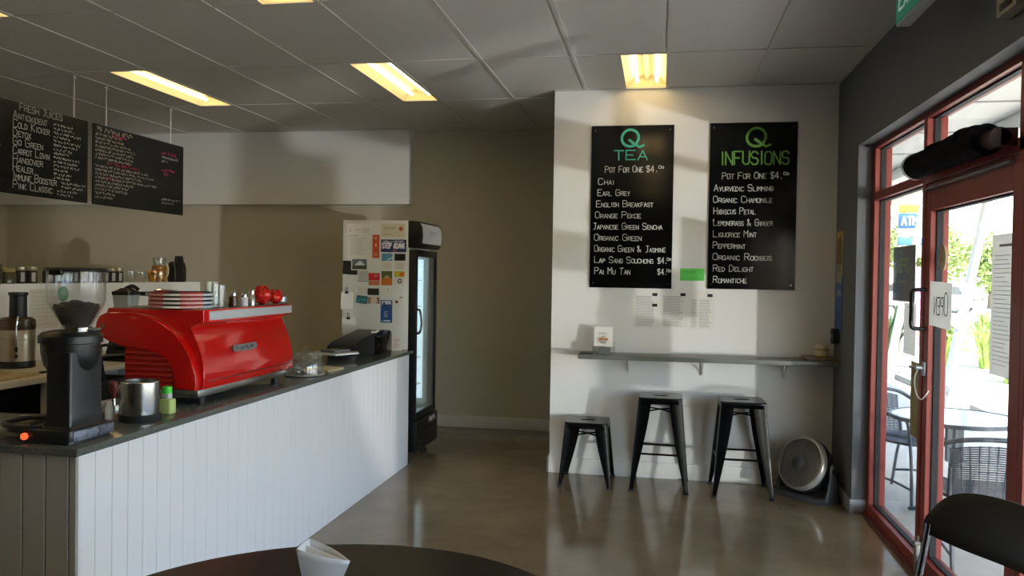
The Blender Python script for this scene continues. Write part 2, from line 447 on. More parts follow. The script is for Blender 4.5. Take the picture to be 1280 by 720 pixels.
bm = new(); tube(bm, smooth_path([(1.30, 4.45, 1.055), (1.29, 4.47, 1.0), (1.295, 4.46, .93), (1.30, 4.40, .905), (1.31, 4.36, .93), (1.325, 4.36, .955)], 5), .0035, 6); struct('cord', bm, paper, r)
bm = new(); box(bm, (1.302, 4.43, .012), (1.330, 4.465, .16), .006); cyl(bm, (1.316, 4.448, .16), (1.316, 4.448, .20), .008); box(bm, (1.296, 4.432, .155), (1.33, 4.463, .175), .004); struct('floor_bolt', bm, mat('dusty_metal', '8f8d88', .5, metal=.4), r)
window_bay(3, 2.2, 3.335, True, jl=.04)
window_bay(4, 1.05, 2.2, True, jl=.04); window_bay(5, -.1, 1.05, True, jl=.04)
bm = new(); box(bm, (RW+.06, -.1, -.02), (1.45, 5.55, .012), .003); struct('trim_2', bm, mat('sill_metal', '6d3a36', .4, metal=.2))

# --- outside: pavement, canopy, kerb, garden, car park
pave = mat('pavement_concrete', 'd2c8b8', .8, noise=.08, nscale=3, bump=.1, bscale=90)
bm = new(); box(bm, (1.43, -8, G0-.15), (3.95, 24, G0)); struct('pavement', bm, pave)
bm = new(); box(bm, (3.9, -8, G0-.2), (70, 90, G0-.03)); struct('ground', bm, mat('car_park_ground', 'cfc8bb', .9, noise=.08, nscale=.6))
bm = new()
box(bm, (3.78, -8, G0), (3.95, 10.9, G0+.09), .015); box(bm, (3.78, 12.0, G0), (3.95, 24, G0+.09), .015)
struct('kerb', bm, mat('kerb_grey', '83807a', .85))
bm = new(); box(bm, (3.95, 11.6, G0-.05), (7.6, 24, G0+.02), .01); struct('garden_bed_ground', bm, mat('pale_sand', 'd2c3a6', .95, noise=.12, nscale=6))
bm = new(); box(bm, (1.43, -8, 2.72), (4.3, 12.8, 2.95))
for k in range(-6, 11): box(bm, (1.43, k*1.2, 2.712), (4.3, k*1.2+.02, 2.722), mi=1)
box(bm, (4.25, -8, 2.60), (4.36, 12.9, 3.05)); box(bm, (1.43, 12.8, 2.62), (4.36, 12.9, 3.05))
struct('roof_canopy', bm, [mat('canopy_white', 'e4e4e0', .8), mat('canopy_joint', 'a4a4a2', .8)])
bm = new(); box(bm, (2.5, -8, 2.60), (2.62, 12.8, 2.712)); struct('beam', bm, mat('canopy_white', 'e4e4e0'))

# ================================================================== CEILING LIGHTS
warm = mat('lamp_tube', (1.0, .91, .70), .4, emit=TUBE)
refl_m = mat('lamp_reflector', 'f1e2bd', .5)
NM = {(0, 0): 'recessed two-tube ceiling light lit up against the white menu wall', (1, 0): 'recessed two-tube ceiling light lit up in the middle of the ceiling, before the bulkhead',
      (2, 0): 'recessed ceiling light lit up nearest the hanging menu boards', (1, 1): 'recessed ceiling light cut off by the top edge of the photo', (2, 1): 'recessed ceiling light cut off at the top left corner of the photo'}
for i, (x0, x1, y0, y1) in enumerate(LIGHTS):
    ci, ri = divmod(i, 4)
    lab = NM.get((ci, ri), 'ceiling light %s, %s' % (('by the door', 'above the counter', 'above the back bench', 'by the left wall')[ci], ('beyond the counter', 'above the round table', 'behind the round table', 'nearest the front wall')[ri]))
    t = thing('ceiling_light', lab, 'ceiling light', ((x0+x1)/2, (y0+y1)/2, CZ), 'recessed ceiling lights')
    bm = new(); xm = (x0+x1)/2; zt = CZ+.085
    pr = [(x0, CZ-.004), (x0+.02, CZ+.035), (x0+.06, CZ+.072), (xm-.02, zt), (xm, zt-.03), (xm+.02, zt), (x1-.06, CZ+.072), (x1-.02, CZ+.035), (x1, CZ-.004)]
    ring_loft(bm, [[(x, y0+.004, z) for x, z in pr], [(x, y1-.004, z) for x, z in pr]], cap=False, close=False)
    for y in (y0+.004, y1-.004):
        vs = [bm.verts.new((x, y, z)) for x, z in pr]; bm.faces.new(vs)
    obj('reflector', bm, refl_m, t)
    bm = new(); box(bm, (x0-.002, y0-.002, CZ+.09), (x1+.002, y1+.002, CZ+.10))
    for (a, b) in (((x0-.002, y0-.002), (x0, y1)), ((x1, y0), (x1+.002, y1)), ((x0, y0-.002), (x1, y0)), ((x0, y1), (x1, y1+.002))): box(bm, (*a, CZ), (*b, CZ+.1))
    obj('housing', bm, white_trim, t)
    for s in (-.072, .072):
        bm = new(); cyl(bm, (xm+s, y0+.05, CZ+.042), (xm+s, y1-.05, CZ+.042), .013, seg=12); obj('lamp_tube', bm, warm, t)

# ================================================================== SERVICE COUNTER
CX, CY0, CY1, CT = -1.915, 2.43, 6.20, .895
t = thing('service_counter', 'long white panelled service counter with dark stone top under the red espresso machine', 'counter', (-2.2, 4.3, 0))
bm = new(); box(bm, (CX-.03, CY0+.012, .0), (CX-.012, CY1-.06, .868))
y = CY0+.012
while y < CY1-.06:
    y2 = min(y+.089, CY1-.06); box(bm, (CX-.014, y+.0015, .0), (CX-.006, y2-.0015, .868), .0015, 1); y = y2
obj('front_panel', bm, counter_white, t)
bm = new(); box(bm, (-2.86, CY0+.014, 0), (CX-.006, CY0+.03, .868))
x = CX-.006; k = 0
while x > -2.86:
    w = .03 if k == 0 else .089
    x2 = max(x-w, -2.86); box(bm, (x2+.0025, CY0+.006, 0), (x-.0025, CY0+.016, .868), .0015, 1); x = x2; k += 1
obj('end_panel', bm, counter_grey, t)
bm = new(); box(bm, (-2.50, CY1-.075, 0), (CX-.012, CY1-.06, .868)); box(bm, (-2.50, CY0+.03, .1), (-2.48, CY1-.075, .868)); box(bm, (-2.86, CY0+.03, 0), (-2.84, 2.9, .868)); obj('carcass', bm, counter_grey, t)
bm = new(); prism(bm, [(-2.88, CY0-.01), (CX+.008, CY0-.01), (CX+.008, CY1+.005), (-2.50, CY1+.005), (-2.50, 2.95), (-2.88, 2.95)], 2, .868, CT, .003)
obj('countertop', bm, stone_edge, t)

# ================================================================== ESPRESSO MACHINE
EY0, EY1 = 3.30, 4.25
t = thing('espresso_machine', 'big glossy red espresso machine standing on the dark counter top', 'espresso machine', (-2.22, 3.78, CT))
bm = new()
body = [(-2.0, .966), (-1.988, 1.0), (-1.992, 1.06), (-2.004, 1.12), (-2.024, 1.18), (-2.048, 1.222), (-2.062, 1.242), (-2.05, 1.258), (-2.012, 1.264), (-1.995, 1.268), (-1.995, 1.322), (-2.47, 1.322), (-2.49, 1.27), (-2.45, 1.2), (-2.36, 1.16), (-2.36, .985)]
prism(bm, body, 1, EY0+.03, EY1-.03, .004); obj('body', bm, machine_red, t)
outer = [(-2.504, 1.232), (-2.500, 1.261), (-2.484, 1.288), (-2.455, 1.302), (-2.425, 1.307), (-2.33, 1.306), (-2.27, 1.299), (-2.22, 1.286), (-2.165, 1.257), (-2.12, 1.222), (-2.085, 1.186), (-2.056, 1.148), (-2.035, 1.112), (-2.018, 1.072), (-2.010, 1.035), (-2.006, 1.0), (-2.008, .967)]
inner = [(-2.108, .972), (-2.104, 1.01), (-2.108, 1.046), (-2.122, 1.082), (-2.150, 1.112), (-2.19, 1.135), (-2.241, 1.149), (-2.30, 1.153), (-2.352, 1.154), (-2.385, 1.160), (-2.44, 1.176), (-2.49, 1.203)]
for ya, yb in ((EY0-.012, EY0+.034), (EY1-.034, EY1+.012)):
    bm = new(); prism(bm, outer+inner, 1, ya, yb, .007, 3); obj('side_cap', bm, machine_red, t)
    bm = new(); vp = [(-2.36, .985), (-2.11, .97), (-2.10, 1.01), (-2.105, 1.046), (-2.12, 1.082), (-2.148, 1.114), (-2.19, 1.137), (-2.241, 1.152), (-2.36, 1.155)]
    ym = (ya+yb)/2; prism(bm, vp, 1, ym-.012, ym+.012)
    for k in range(6):
        z = 1.005+k*.024; xe = -2.108-.0*k if z < 1.05 else -2.108-(z-1.05)**2*12
        sy = ym-.012 if ya < 3.5 else ym+.012
        tube(bm, [(-2.355, sy, z), (xe-.012, sy, z)], .008, 8)
    obj('vent_panel', bm, machine_dark, t)
    bm = new(); yy = ya-.003 if ya < 3.5 else yb+.003
    cyl(bm, (-2.462, yy, 1.245), (-2.462, yy+(.006 if ya < 3.5 else -.006), 1.245), .008); obj('cap_bolt', bm, steel, t)
bm = new(); box(bm, (-1.997, EY0+.075, 1.274), (-1.990, EY1-.045, 1.315), .002); obj('trim_strip', bm, mat('strip_silver', 'c2c6cc', .3, metal=.25), t)
bm = new(); box(bm, (-2.46, EY0+.05, 1.320), (-2.01, EY1-.05, 1.326), .002); obj('cup_tray', bm, steel, t)
bm = new(); tube(bm, [(-1.9885, EY0+.06, 1.002), (-1.9885, EY1-.06, 1.002)], .0025, 6); obj('pinstripe', bm, chrome, t)
Bd = Board((-1.9965, 3.585, 1.112), (0, 1, 0), (-.15, 0, 1)); bm = new()
poly = [(.126+.127*math.cos(a)*(1 if abs(math.cos(a)) > 0 else 1), .022+.022*math.sin(a)) for a in [2*PI*i/4 for i in range(1)]]
rr = rrect(.232, .032, .0155, 6, .116, .016)
ring_loft(bm, [[Bd.pt(x, y, -.004) for x, y in rr], [Bd.pt(x, y, .008) for x, y in rr]])
bd = obj('badge', bm, mat('badge_metal', '9c9ca2', .25, metal=.9), t)
bm = new(); Bd.scribble(bm, .03, .009, .17, .014, .003); 
for v in bm.verts: v.co += Bd.n*.0085
obj('badge_lettering', bm, ink, bd)
bm = new(); box(bm, (-2.45, EY0+.02, .930), (-2.012, EY1-.05, .966), .004); obj('drip_base', bm, steel, t)
for fx in (-2.40, -2.05):
    for fy in (EY0+.1, EY1-.12):
        bm = new(); cyl(bm, (fx, fy, CT), (fx, fy, .931), .02, .024); obj('foot', bm, black_plastic, t)
for gy in (3.5, 3.78, 4.06):
    bm = new(); cyl(bm, (-2.42, gy, 1.10), (-2.42, gy, 1.20), .034); cyl(bm, (-2.42, gy, 1.085), (-2.42, gy, 1.105), .038); gh = obj('group_head', bm, chrome, t)
    bm = new(); cyl(bm, (-2.46, gy, 1.09), (-2.60, gy-.02, 1.075), .011, .016, 10); obj('portafilter_handle', bm, black_plastic, gh)
bm = new(); tube(bm, smooth_path([(-2.40, 3.34, 1.17), (-2.43, 3.33, 1.155), (-2.49, 3.32, 1.15), (-2.50, 3.32, 1.12), (-2.485, 3.32, 1.03), (-2.475, 3.32, .99)], 6), .007, 8); box(bm, (-2.47, 3.32, 1.13), (-2.37, 3.36, 1.165), .012); obj('steam_wand', bm, black_plastic, t)

# striped dishes stacked on the machine
cup_w = mat('enamel_white', 'd9d3cb', .3); cup_r = mat('enamel_red', '94171c', .3); cup_b = mat('enamel_black', '15161c', .3); cup_n = mat('enamel_navy', '28303f', .3); cup_p = mat('enamel_pink', 'd39a94', .3); cup_g = mat('enamel_pale_blue', 'b9c6cf', .3)
base = None
for k in range(4):
    z = 1.327+k*.0185; cx, cy = -2.175, 3.44; seg = 72; bm = new()
    prof = [(.055, z+.003), (.060, z), (.128, z+.0), (.141-.0008*k, z+.001), (.1397-.0008*k, z+.0105), (.1385-.0008*k, z+.0165), (.135, z+.0175), (.128, z+.006), (.05, z+.005)]
    rings = [[(cx+r*math.cos(2*PI*i/seg), cy+r*math.sin(2*PI*i/seg), zz) for i in range(seg)] for r, zz in prof]
    L = ring_loft(bm, rings)
    for f in bm.faces:
        c = f.calc_center_median(); a = math.degrees(math.atan2(c.y-cy, c.x-cx)); rr_ = math.hypot(c.x-cx, c.y-cy)
        if rr_ > .125:
            s = (-152 < a <= -89, -89 < a <= -58, -58 < a <= -17, -17 < a <= 34)
            dark = c.z > z+.0105
            q = 0 if True in s and s.index(True) in (0, 2) else 1 if True in s and s.index(True) == 1 else 2
            if True not in s: q = int(((a+360) % 360)//48) % 3
            f.material_index = ((1, 2, 3) if c.z < z+.0008 or dark else (4, 0, 5))[q]
    tag(obj('striped_dish', bm, [cup_w, cup_r, cup_b, cup_n, cup_p, cup_g]), ('lowest', 'second lowest', 'third lowest', 'topmost')[k]+' of the four striped round dishes stacked on the espresso machine', 'dish', 'striped dishes on the espresso machine')
# glass tumblers, shakers, red bundles on the machine
def tumbler(x, y, z, r, h, label):
    bm = new(); lathe(bm, [(r*.85, z), (r*.95, z+h*.3), (r, z+h), (r*.94, z+h), (r*.88, z+h*.3), (r*.8, z+.008)], (x, y, 0), 24)
    return tag(obj('glass_tumbler', bm, jar_glass), label, 'glass', 'glasses on the espresso machine')
tumbler(-2.055, 3.56, 1.327, .034, .105, 'tall clear glass on the espresso machine right behind the striped dishes')
tumbler(-2.13, 3.63, 1.327, .036, .118, 'tallest clear glass on the espresso machine, behind the striped dishes')
def shaker(x, y, r, h, m, label, cap=True):
    t = thing('sugar_shaker', label, 'shaker', (x, y, 1.327), 'small shakers on the espresso machine'); z = 1.327
    bm = new(); lathe(bm, [(r, z), (r, z+h*.62), (r*.7, z+h*.72)], (x, y, 0), 18); obj('body', bm, m, t)
    bm = new(); lathe(bm, [(r*.75, z+h*.7), (r*.8, z+h*.9), (r*.3, z+h)], (x, y, 0), 16); cyl(bm, (x, y, z+h*.95), (x+.012, y, z+h*1.1), .004); obj('lid', bm, chrome, t)
shaker(-2.06, 3.70, .022, .07, mat('brown_glass', '40241c', .1), 'small brown bottle with a metal top on the espresso machine, beside the clear glasses')
shaker(-2.02, 3.735, .019, .062, mat('label_white', 'd0d0d8', .5), 'short white-labelled bottle on the espresso machine between the brown bottle and the metal shaker')
shaker(-2.03, 3.83, .018, .078, steel, 'slim metal shaker on the espresso machine next to the red bundles')
shaker(-2.09, 3.88, .022, .045, mat('brown_glass', '40241c'), 'low dark pot on the espresso machine tucked against the bigger red bundle')
redfoil = mat('red_foil', 'c81a10', .22, metal=.25, coat=.5)
for (x, y, r, lab) in ((-2.045, 3.97, .047, 'larger crinkled red foil bundle on the espresso machine'), (-2.03, 4.09, .036, 'smaller crinkled red foil bundle at the far end of the espresso machine')):
    t = thing('foil_bundle', lab, 'foil bundle', (x, y, 1.327), 'red foil bundles')
    bm = new(); sph(bm, (x, y, 1.327+r*.93), r, 3, (1, 1.1, .95), .07); obj('wrap', bm, redfoil, t, smooth=18)
    bm = new()
    for k in range(5):
        a = k*1.25; tube(bm, smooth_path([(x, y, 1.327+r*1.7), (x+.02*math.cos(a), y+.02*math.sin(a), 1.327+r*2.0), (x+.034*math.cos(a), y+.034*math.sin(a), 1.327+r*1.6)], 4), .005, 6)
    obj('bow', bm, redfoil, t)
bm = new(); lathe(bm, [(.02, 1.327), (.034, 1.335), (.036, 1.362), (.033, 1.362), (.02, 1.337)], (-2.05, 4.19, 0), 20); tag(obj('grey_bowl', bm, alum), 'little grey bowl at the far end of the espresso machine', 'bowl')

# ================================================================== GRINDER
gx, gy = -2.035, 2.575
t = thing('coffee_grinder', 'tall black coffee grinder with a clear bean hopper on the near corner of the counter', 'coffee grinder', (gx, gy, CT))
bm = new(); prism(bm, rrect(.205, .235, .02, 4, -2.064, 2.572), 2, CT+.012, .945, .005); prism(bm, rrect(.19, .22, .02, 4, -2.064, 2.572), 2, CT, CT+.014)
obj('base', bm, grinder_black, t)
bm = new()
ring_loft(bm, [[(x, y, z) for x, y in rrect(w, d, .012, 4, cx, 2.567)] for z, w, d, cx in ((.944, .125, .205, -2.033), (.955, .106, .18, -2.034), (1.0, .098, .168, -2.034), (1.185, .098, .168, -2.034), (1.21, .104, .174, -2.035))])
obj('column', bm, grinder_black, t)
bm = new(); lathe(bm, [(.06, 1.12), (.085, 1.16), (.094, 1.2), (.096, 1.235), (.104, 1.238), (.104, 1.262), (.09, 1.274), (.062, 1.28)], (gx-.022, gy-.0, 0), 40); obj('adjusting_collar', bm, black_plastic, t)
bm = new(); lathe(bm, [(.05, 1.272), (.052, 1.292), (.045, 1.294)], (gx, gy, 0), 28); tube(bm, [(gx+.05, gy+.0, 1.283), (gx+.085, gy+.02, 1.283)], .008); obj('hopper_ring', bm, chrome, t)
bm = new(); lathe(bm, [(.040, 1.285), (.052, 1.30), (.088, 1.366), (.0945, 1.385), (.0955, 1.492), (.0925, 1.492), (.0915, 1.386), (.086, 1.372), (.050, 1.306), (.037, 1.29)], (gx, gy, 0), 48); hp = obj('hopper', bm, hopper_glass, t)
bm = new(); lathe(bm, [(.036, 1.291), (.049, 1.307), (.078, 1.362), (.074, 1.366), (.03, 1.378), (.001, 1.388)], (gx, gy, 0), 36)
for k in range(130):
    a = random.uniform(0, 2*PI); q = .076*math.sqrt(random.random()); sph(bm, (gx+q*math.cos(a), gy+q*math.sin(a), 1.366+.020*(1-q/.076)+random.uniform(-.002, .004)), .006, 1, (1, .7, .6))
obj('coffee_beans', bm, mat('coffee_bean', '1c110c', .35), hp)
bm = new(); lathe(bm, [(.099, 1.489), (.101, 1.495), (.098, 1.502), (.02, 1.503)], (gx, gy, 0), 40); box(bm, (gx-.028, gy-.103, 1.476), (gx+.02, gy-.085, 1.497), .004); obj('hopper_lid', bm, black_plastic, hp)
bm = new()
tube(bm, smooth_path([(-2.10, 2.44, .955), (-2.16, 2.44, .955), (-2.235, 2.47, .955), (-2.262, 2.54, .955), (-2.235, 2.61, .955), (-2.16, 2.64, .955)], 6), .010, 8)
lathe(bm, [(.001, .922), (.06, .922), (.085, .93), (.09, .952), (.084, .95), (.07, .932), (.001, .928)], (-2.17, 2.54, 0), 28)
obj('grounds_tray', bm, grinder_black, t)
bm = new(); cyl(bm, (-2.132, 2.452, .922), (-2.132, 2.443, .922), .012); obj('power_switch', bm, mat('switch_orange', 'ff6a3a', .4, emit=1.2), t)
bm = new(); box(bm, (-1.963, 2.47, .905), (-1.9595, 2.68, .94), .001); obj('badge_plate', bm, mat('worn_plate', '6d7282', .4, noise=.6, nscale=60, metal=.5), t)

# ================================================================== OTHER THINGS ON THE COUNTER
t = thing('knock_box', 'brushed steel canister on a black base between the grinder and the espresso machine', 'canister', (-2.045, 2.955, CT))
bm = new(); lathe(bm, [(.072, .92), (.0735, .925), (.0735, 1.05), (.070, 1.053), (.069, .93)], (-2.045, 2.955, 0), 44); obj('canister', bm, steel, t)
bm = new(); lathe(bm, [(.076, CT), (.078, CT+.003), (.078, .922), (.07, .925)], (-2.045, 2.955, 0), 44); obj('base_ring', bm, black_rubber, t)
bm = new(); tube(bm, smooth_path([(-2.115, 2.975, 1.03), (-2.15, 2.985, 1.025), (-2.155, 2.987, .97), (-2.115, 2.975, .95)], 6), .006); obj('handle', bm, steel, t)
t = thing('small_bottle', 'little white bottle half hidden between the grinder and the steel canister', 'bottle', (-2.165, 2.93, CT))
bm = new(); lathe(bm, [(.015, CT), (.016, CT+.003), (.016, CT+.05), (.010, CT+.06)], (-2.165, 2.93, 0), 18); obj('body', bm, paper, t)
bm = new(); lathe(bm, [(.011, CT+.058), (.011, CT+.072)], (-2.165, 2.93, 0), 14); obj('cap', bm, paper, t)
t = thing('cleaner_bottle', 'pale green packet-like bottle with a bright green cap behind the steel canister', 'bottle', (-2.03, 3.12, CT))
bm = new(); prism(bm, rrect(.052, .045, .008, 3, -2.03, 3.12), 2, CT, CT+.062, .004); obj('body', bm, mat('pale_green', 'b7cc7f', .5), t)
bm = new(); prism(bm, rrect(.036, .032, .008, 3, -2.034, 3.12), 2, CT+.062, CT+.088, .003); obj('neck', bm, mat('grey_white', 'b9bdbd', .5), t)
bm = new(); lathe(bm, [(.020, CT+.086), (.021, CT+.090), (.020, CT+.112), (.01, CT+.116)], (-2.034, 3.12, 0), 18); obj('cap', bm, mat('neon_green', '3fd23a', .4), t)
t = thing('tamper', 'wooden handled coffee tamper behind the steel canister', 'tamper', (-2.30, 3.14, CT))
bm = new(); cyl(bm, (-2.30, 3.14, CT), (-2.30, 3.14, CT+.02), .029, seg=24); lathe(bm, [(.012, CT+.02), (.009, CT+.05)], (-2.30, 3.14, 0), 14); obj('foot', bm, steel, t)
bm = new(); lathe(bm, [(.009, CT+.048), (.014, CT+.07), (.020, CT+.10), (.019, CT+.118), (.01, CT+.125)], (-2.30, 3.14, 0), 18); obj('handle', bm, mat('tamper_wood', '6a2a20', .4), t)
# glass cake dome
t = thing('cake_dome', 'clear glass dome over a plate on the counter beyond the espresso machine', 'cake dome', (-2.03, 4.47, CT))
bm = new(); lathe(bm, [(.105, CT+.012), (.106, CT+.05), (.10, CT+.09), (.08, CT+.122), (.045, CT+.14), (.012, CT+.146), (.010, CT+.143), (.044, CT+.137), (.078, CT+.119), (.097, CT+.088), (.103, CT+.05), (.102, CT+.012)], (-2.03, 4.47, 0), 40); lathe(bm, [(.008, CT+.145), (.014, CT+.16), (.008, CT+.172)], (-2.03, 4.47, 0), 16); obj('dome', bm, jar_glass, t)
bm = new(); lathe(bm, [(.07, CT), (.112, CT+.008), (.115, CT+.013), (.06, CT+.006)], (-2.03, 4.47, 0), 40); obj('plate', bm, white_trim, t)
bm = new()
for k in range(7):
    a = k*.9; sph(bm, (-2.03+.045*math.cos(a), 4.44+.045*math.sin(a), CT+.03), .02, 2, (1, 1, .8), .1)
tag(obj('wrapped_sweets', bm, mat('foil_silver', 'b9bcc6', .25, metal=.7), smooth=20), 'silver wrapped sweets under the glass dome', 'sweets')
bpy.data.objects['wrapped_sweets']['kind'] = 'stuff'
bm = new(); prism(bm, [(-2.12, 4.72), (-1.965, 4.66), (-1.945, 4.86), (-2.10, 4.92)], 2, CT, CT+.008, .002); tag(obj('serving_board', bm, mat('pale_wood', 'c9bfa0', .6)), 'pale flat board on the counter between the glass dome and the till', 'board')
# till / terminal
t = thing('cash_register', 'black sloping cash register at the far end of the counter in front of the fridge', 'cash register', (-2.13, 5.72, CT))
wx0, wx1 = -2.30, -2.03
bm = new()
ring_loft(bm, [[(-2.335, 5.50, CT), (-2.12, 5.50, CT), (-2.12, 5.50, CT+.075), (-2.335, 5.50, CT+.075)], [(-2.335, 5.56, CT), (-2.105, 5.56, CT), (-2.105, 5.56, CT+.11), (-2.335, 5.56, CT+.10)], [(-2.28, 5.95, CT), (-2.07, 5.95, CT), (-2.07, 5.95, CT+.172), (-2.28, 5.95, CT+.172)], [(-2.25, 6.02, CT), (-2.07, 6.02, CT), (-2.07, 6.02, CT+.155), (-2.25, 6.02, CT+.155)]])
bmesh.ops.bevel(bm, geom=list(bm.edges), offset=.008, segments=2, affect='EDGES'); obj('housing', bm, black_plastic, t)
bm = new(); prism(bm, [(5.80, CT+.0), (6.05, CT), (6.05, CT+.15), (6.0, CT+.168), (5.80, CT+.13)], 0, -2.125, -2.032, .006); obj('printer', bm, black_gloss, t)
bm = new(); prism(bm, [(-2.40, 5.33), (-2.16, 5.24), (-2.06, 5.42), (-2.10, 5.50), (-2.37, 5.50)], 2, CT+.035, CT+.047, .003); obj('paper_tray', bm, mat('tray_silver', 'c7cacc', .35, metal=.3), t)
bm = new(); box(bm, (-2.39, 5.36, CT), (-2.35, 5.46, CT+.036), .004); obj('tray_foot', bm, paper, t)
bm = new(); prism(bm, [(-2.32, 5.36), (-2.20, 5.32), (-2.14, 5.46), (-2.28, 5.49)], 2, CT+.048, CT+.064, .004); obj('card_reader', bm, mat('reader_grey', '55575a', .4), t)
bm = new(); box(bm, (-2.13, 5.845, CT+.160), (-2.085, 5.905, CT+.166), rot=Matrix.Rotation(.16, 4, 'X')); lb = obj('sticker', bm, paper, t)
bm = new(); box(bm, (-2.115, 5.865, CT+.165), (-2.10, 5.88, CT+.168), rot=Matrix.Rotation(.16, 4, 'X')); obj('sticker_mark', bm, ink, lb)
# price card leaning
bm = new(); ring_loft(bm, [[(-2.055, 6.10, CT), (-1.965, 6.10, CT), (-1.965, 6.103, CT), (-2.055, 6.103, CT)], [(-2.065, 6.135, CT+.105), (-1.99, 6.135, CT+.105), (-1.99, 6.138, CT+.105), (-2.065, 6.138, CT+.105)]])
t = tag(obj('price_card', bm, paper), 'small white card leaning at the far end of the counter beside the till', 'card')
b = Board((-2.055, 6.0985, CT), (1, 0, 0), (0, .333, 1)); bm = new(); b.print_lines(bm, .012, .095, .055, 6, .014, .004, ragged=.4); obj('print', bm, mat('pink_ink', 'b07a76', .8), t)

# ================================================================== TEA MENUS ON THE WHITE WALL
def wall_menu(x0, x1, z0, z1, label, head, hm, rows, price, title_w, title_h):
    t = thing('menu_board', label, 'menu board', ((x0+x1)/2, TW-.012, z0), 'tall black menu boards on the white wall')
    bm = new(); box(bm, (x0, TW-.014, z0), (x1, TW-.004, z1), .002, 1); obj('panel', bm, black_gloss, t)
    B = Board((x0, TW-.0142, z0), (1, 0, 0), (0, 0, 1)); w = x1-x0; h = z1-z0
    bm = new()
    for x in (.028, w-.028):
        for z in (.035, h-.035): cyl(bm, B.pt(x, z, -.002), B.pt(x, z, .004), .006, seg=10)
    obj('screw', bm, chrome, t)
    tea = head == 'TEA'
    bm = new(); cx, cz, R_ = (.287, 1.118, .062) if tea else (.327, 1.106, .066); P = [(cx+R_*math.cos(a)*(1+.04*math.sin(2*a)), cz+R_*1.0*math.sin(a)) for a in [PI/2+2*PI*k/28 for k in range(29)]]
    B.line(bm, P, .019); B.line(bm, [(cx+.004, cz-.02), (cx+.035, cz-.048), (cx+.07, cz-.068), (cx+.098, cz-.056)], .016); B.line(bm, [(cx-.006, cz-.016), (cx+.018, cz-.034)], .02)
    obj('heading', bm, hm, t)
    bm = new(); x0_ = .17 if tea else .08
    B.text(bm, head, x0_, .956 if tea else .91, title_h, title_h*.12, caps=1, width=title_w); obj('heading', bm, hm, t)
    bm = new(); zz = .864 if tea else .805; x0_ = .105 if tea else .092
    B.text(bm, 'POT FOR ONE', x0_, zz, .046, .0042, width=.285 if tea else .315, caps=.75)
    B.text(bm, '$4.', x0_+.305+(0 if tea else .035), zz, .046, .0042, width=.08, caps=1); B.text(bm, '00', x0_+.395+(0 if tea else .035), zz+.026, .02, .0036, width=.04); obj('lettering', bm, chalk, t)
    for (s, x, z, wd) in rows:
        bm = new(); B.text(bm, s, x, z, .047, .0036, width=wd, caps=.64); obj('lettering', bm, chalk, t)
    for z in price:
        bm = new(); B.text(bm, '$4.', w*.83, z, .042, .004, width=.065, caps=1); B.text(bm, '00', w*.83+.066, z+.022, .02, .0034, width=.035); obj('lettering', bm, chalk, t)
    return t
# board extents
TX0, TX1, TZ0, TZ1 = -.523, .085, 1.415, 2.627
def rw(names, x0, zt, dz): return [(s, x, zt-i*dz, wd) for i, (s, x, wd) in enumerate(names)]
rows = rw([('CHAI', .055, .125), ('EARL GREY', .052, .245), ('ENGLISH BREAKFAST', .044, .425), ('ORANGE PEKOE', .036, .345), ('JAPANESE GREEN SENCHA', .018, .52), ('ORGANIC GREEN', .032, .355), ('ORGANIC GREEN & JASMINE', .034, .53), ('LAP SANG SOUCHONG', .036, .44), ('PAI MU TAN', .038, .27)], 0, .773, .0838)
wall_menu(TX0, TX1, TZ0, TZ1, 'black menu board headed Q TEA in teal on the white wall', 'TEA', chalk_teal, rows, (.773-7*.0838, .773-8*.0838), .265, .069)
rows = rw([('AYURVEDIC SLIMMING', .036, .42), ('ORGANIC CHAMOMILE', .032, .42), ('HIBISCUS PETAL', .036, .30), ('LEMONGRASS & GINGER', .036, .42), ('LIQUORICE MINT', .036, .31), ('PEPPERMINT', .036, .235), ('ORGANIC ROOIBOS', .036, .42), ('RED DELIGHT', .040, .29), ('ROMANTICHE', .042, .24)], 0, .716, .0838)
wall_menu(.343, .958, 1.42, 2.633, 'black menu board headed Q INFUSIONS in olive green on the white wall', 'INFUSIONS', chalk_green, rows, (), .49, .092)
bm = new(); box(bm, (.146, TW-.0035, 1.477+.0), (.322-.0, TW-.0005, 1.567), .001, 1); g = tag(obj('green_notice', bm, mat('notice_green', '5fce5a', .7)), 'bright green paper notice between the two tall menu boards', 'notice')
B = Board((.146, TW-.0037, 1.477), (1, 0, 0), (0, 0, 1)); bm = new(); B.scribble(bm, .02, .06, .12, .012, .002); B.scribble(bm, .09, .012, .07, .008, .0015); obj('print', bm, mat('green_ink', '2f7a35'), g)
for i, (x0, x1, z0, z1, lab, two) in enumerate(((-.192, .000, 1.115, 1.405, 'printed white sheet with two little black squares under the tea menu board', 1), (.008, .205, 1.125, 1.408, 'printed white sheet in the middle of the three below the menus', 0), (.214, .40, 1.118, 1.405, 'printed white sheet with two columns of text under the infusions menu board', 0))):
    bm = new(); box(bm, (x0, TW-.002, z0), (x1, TW-.0003, z1)); g = tag(obj('printed_sheet', bm, paper), lab, 'sheet', 'printed sheets below the menus')
    B = Board((x0, TW-.0022, z0), (1, 0, 0), (0, 0, 1)); w = x1-x0; h = z1-z0; bm = new()
    if i < 2: B.print_lines(bm, .02, h-.05, w-.05, 20, .0115, .004, ragged=.25)
    else:
        B.print_lines(bm, .02, h-.07, .04, 16, .013, .004); B.print_lines(bm, .075, h-.07, .085, 16, .013, .004)
    obj('print', bm, pale_ink, g)
    bm = new()
    for z in ((h-.035, h-.115) if two else (h-.035,)):
        B.line(bm, [(w-.045, z), (w-.025, z)], .022)
    obj('logo', bm, black_plastic, g)
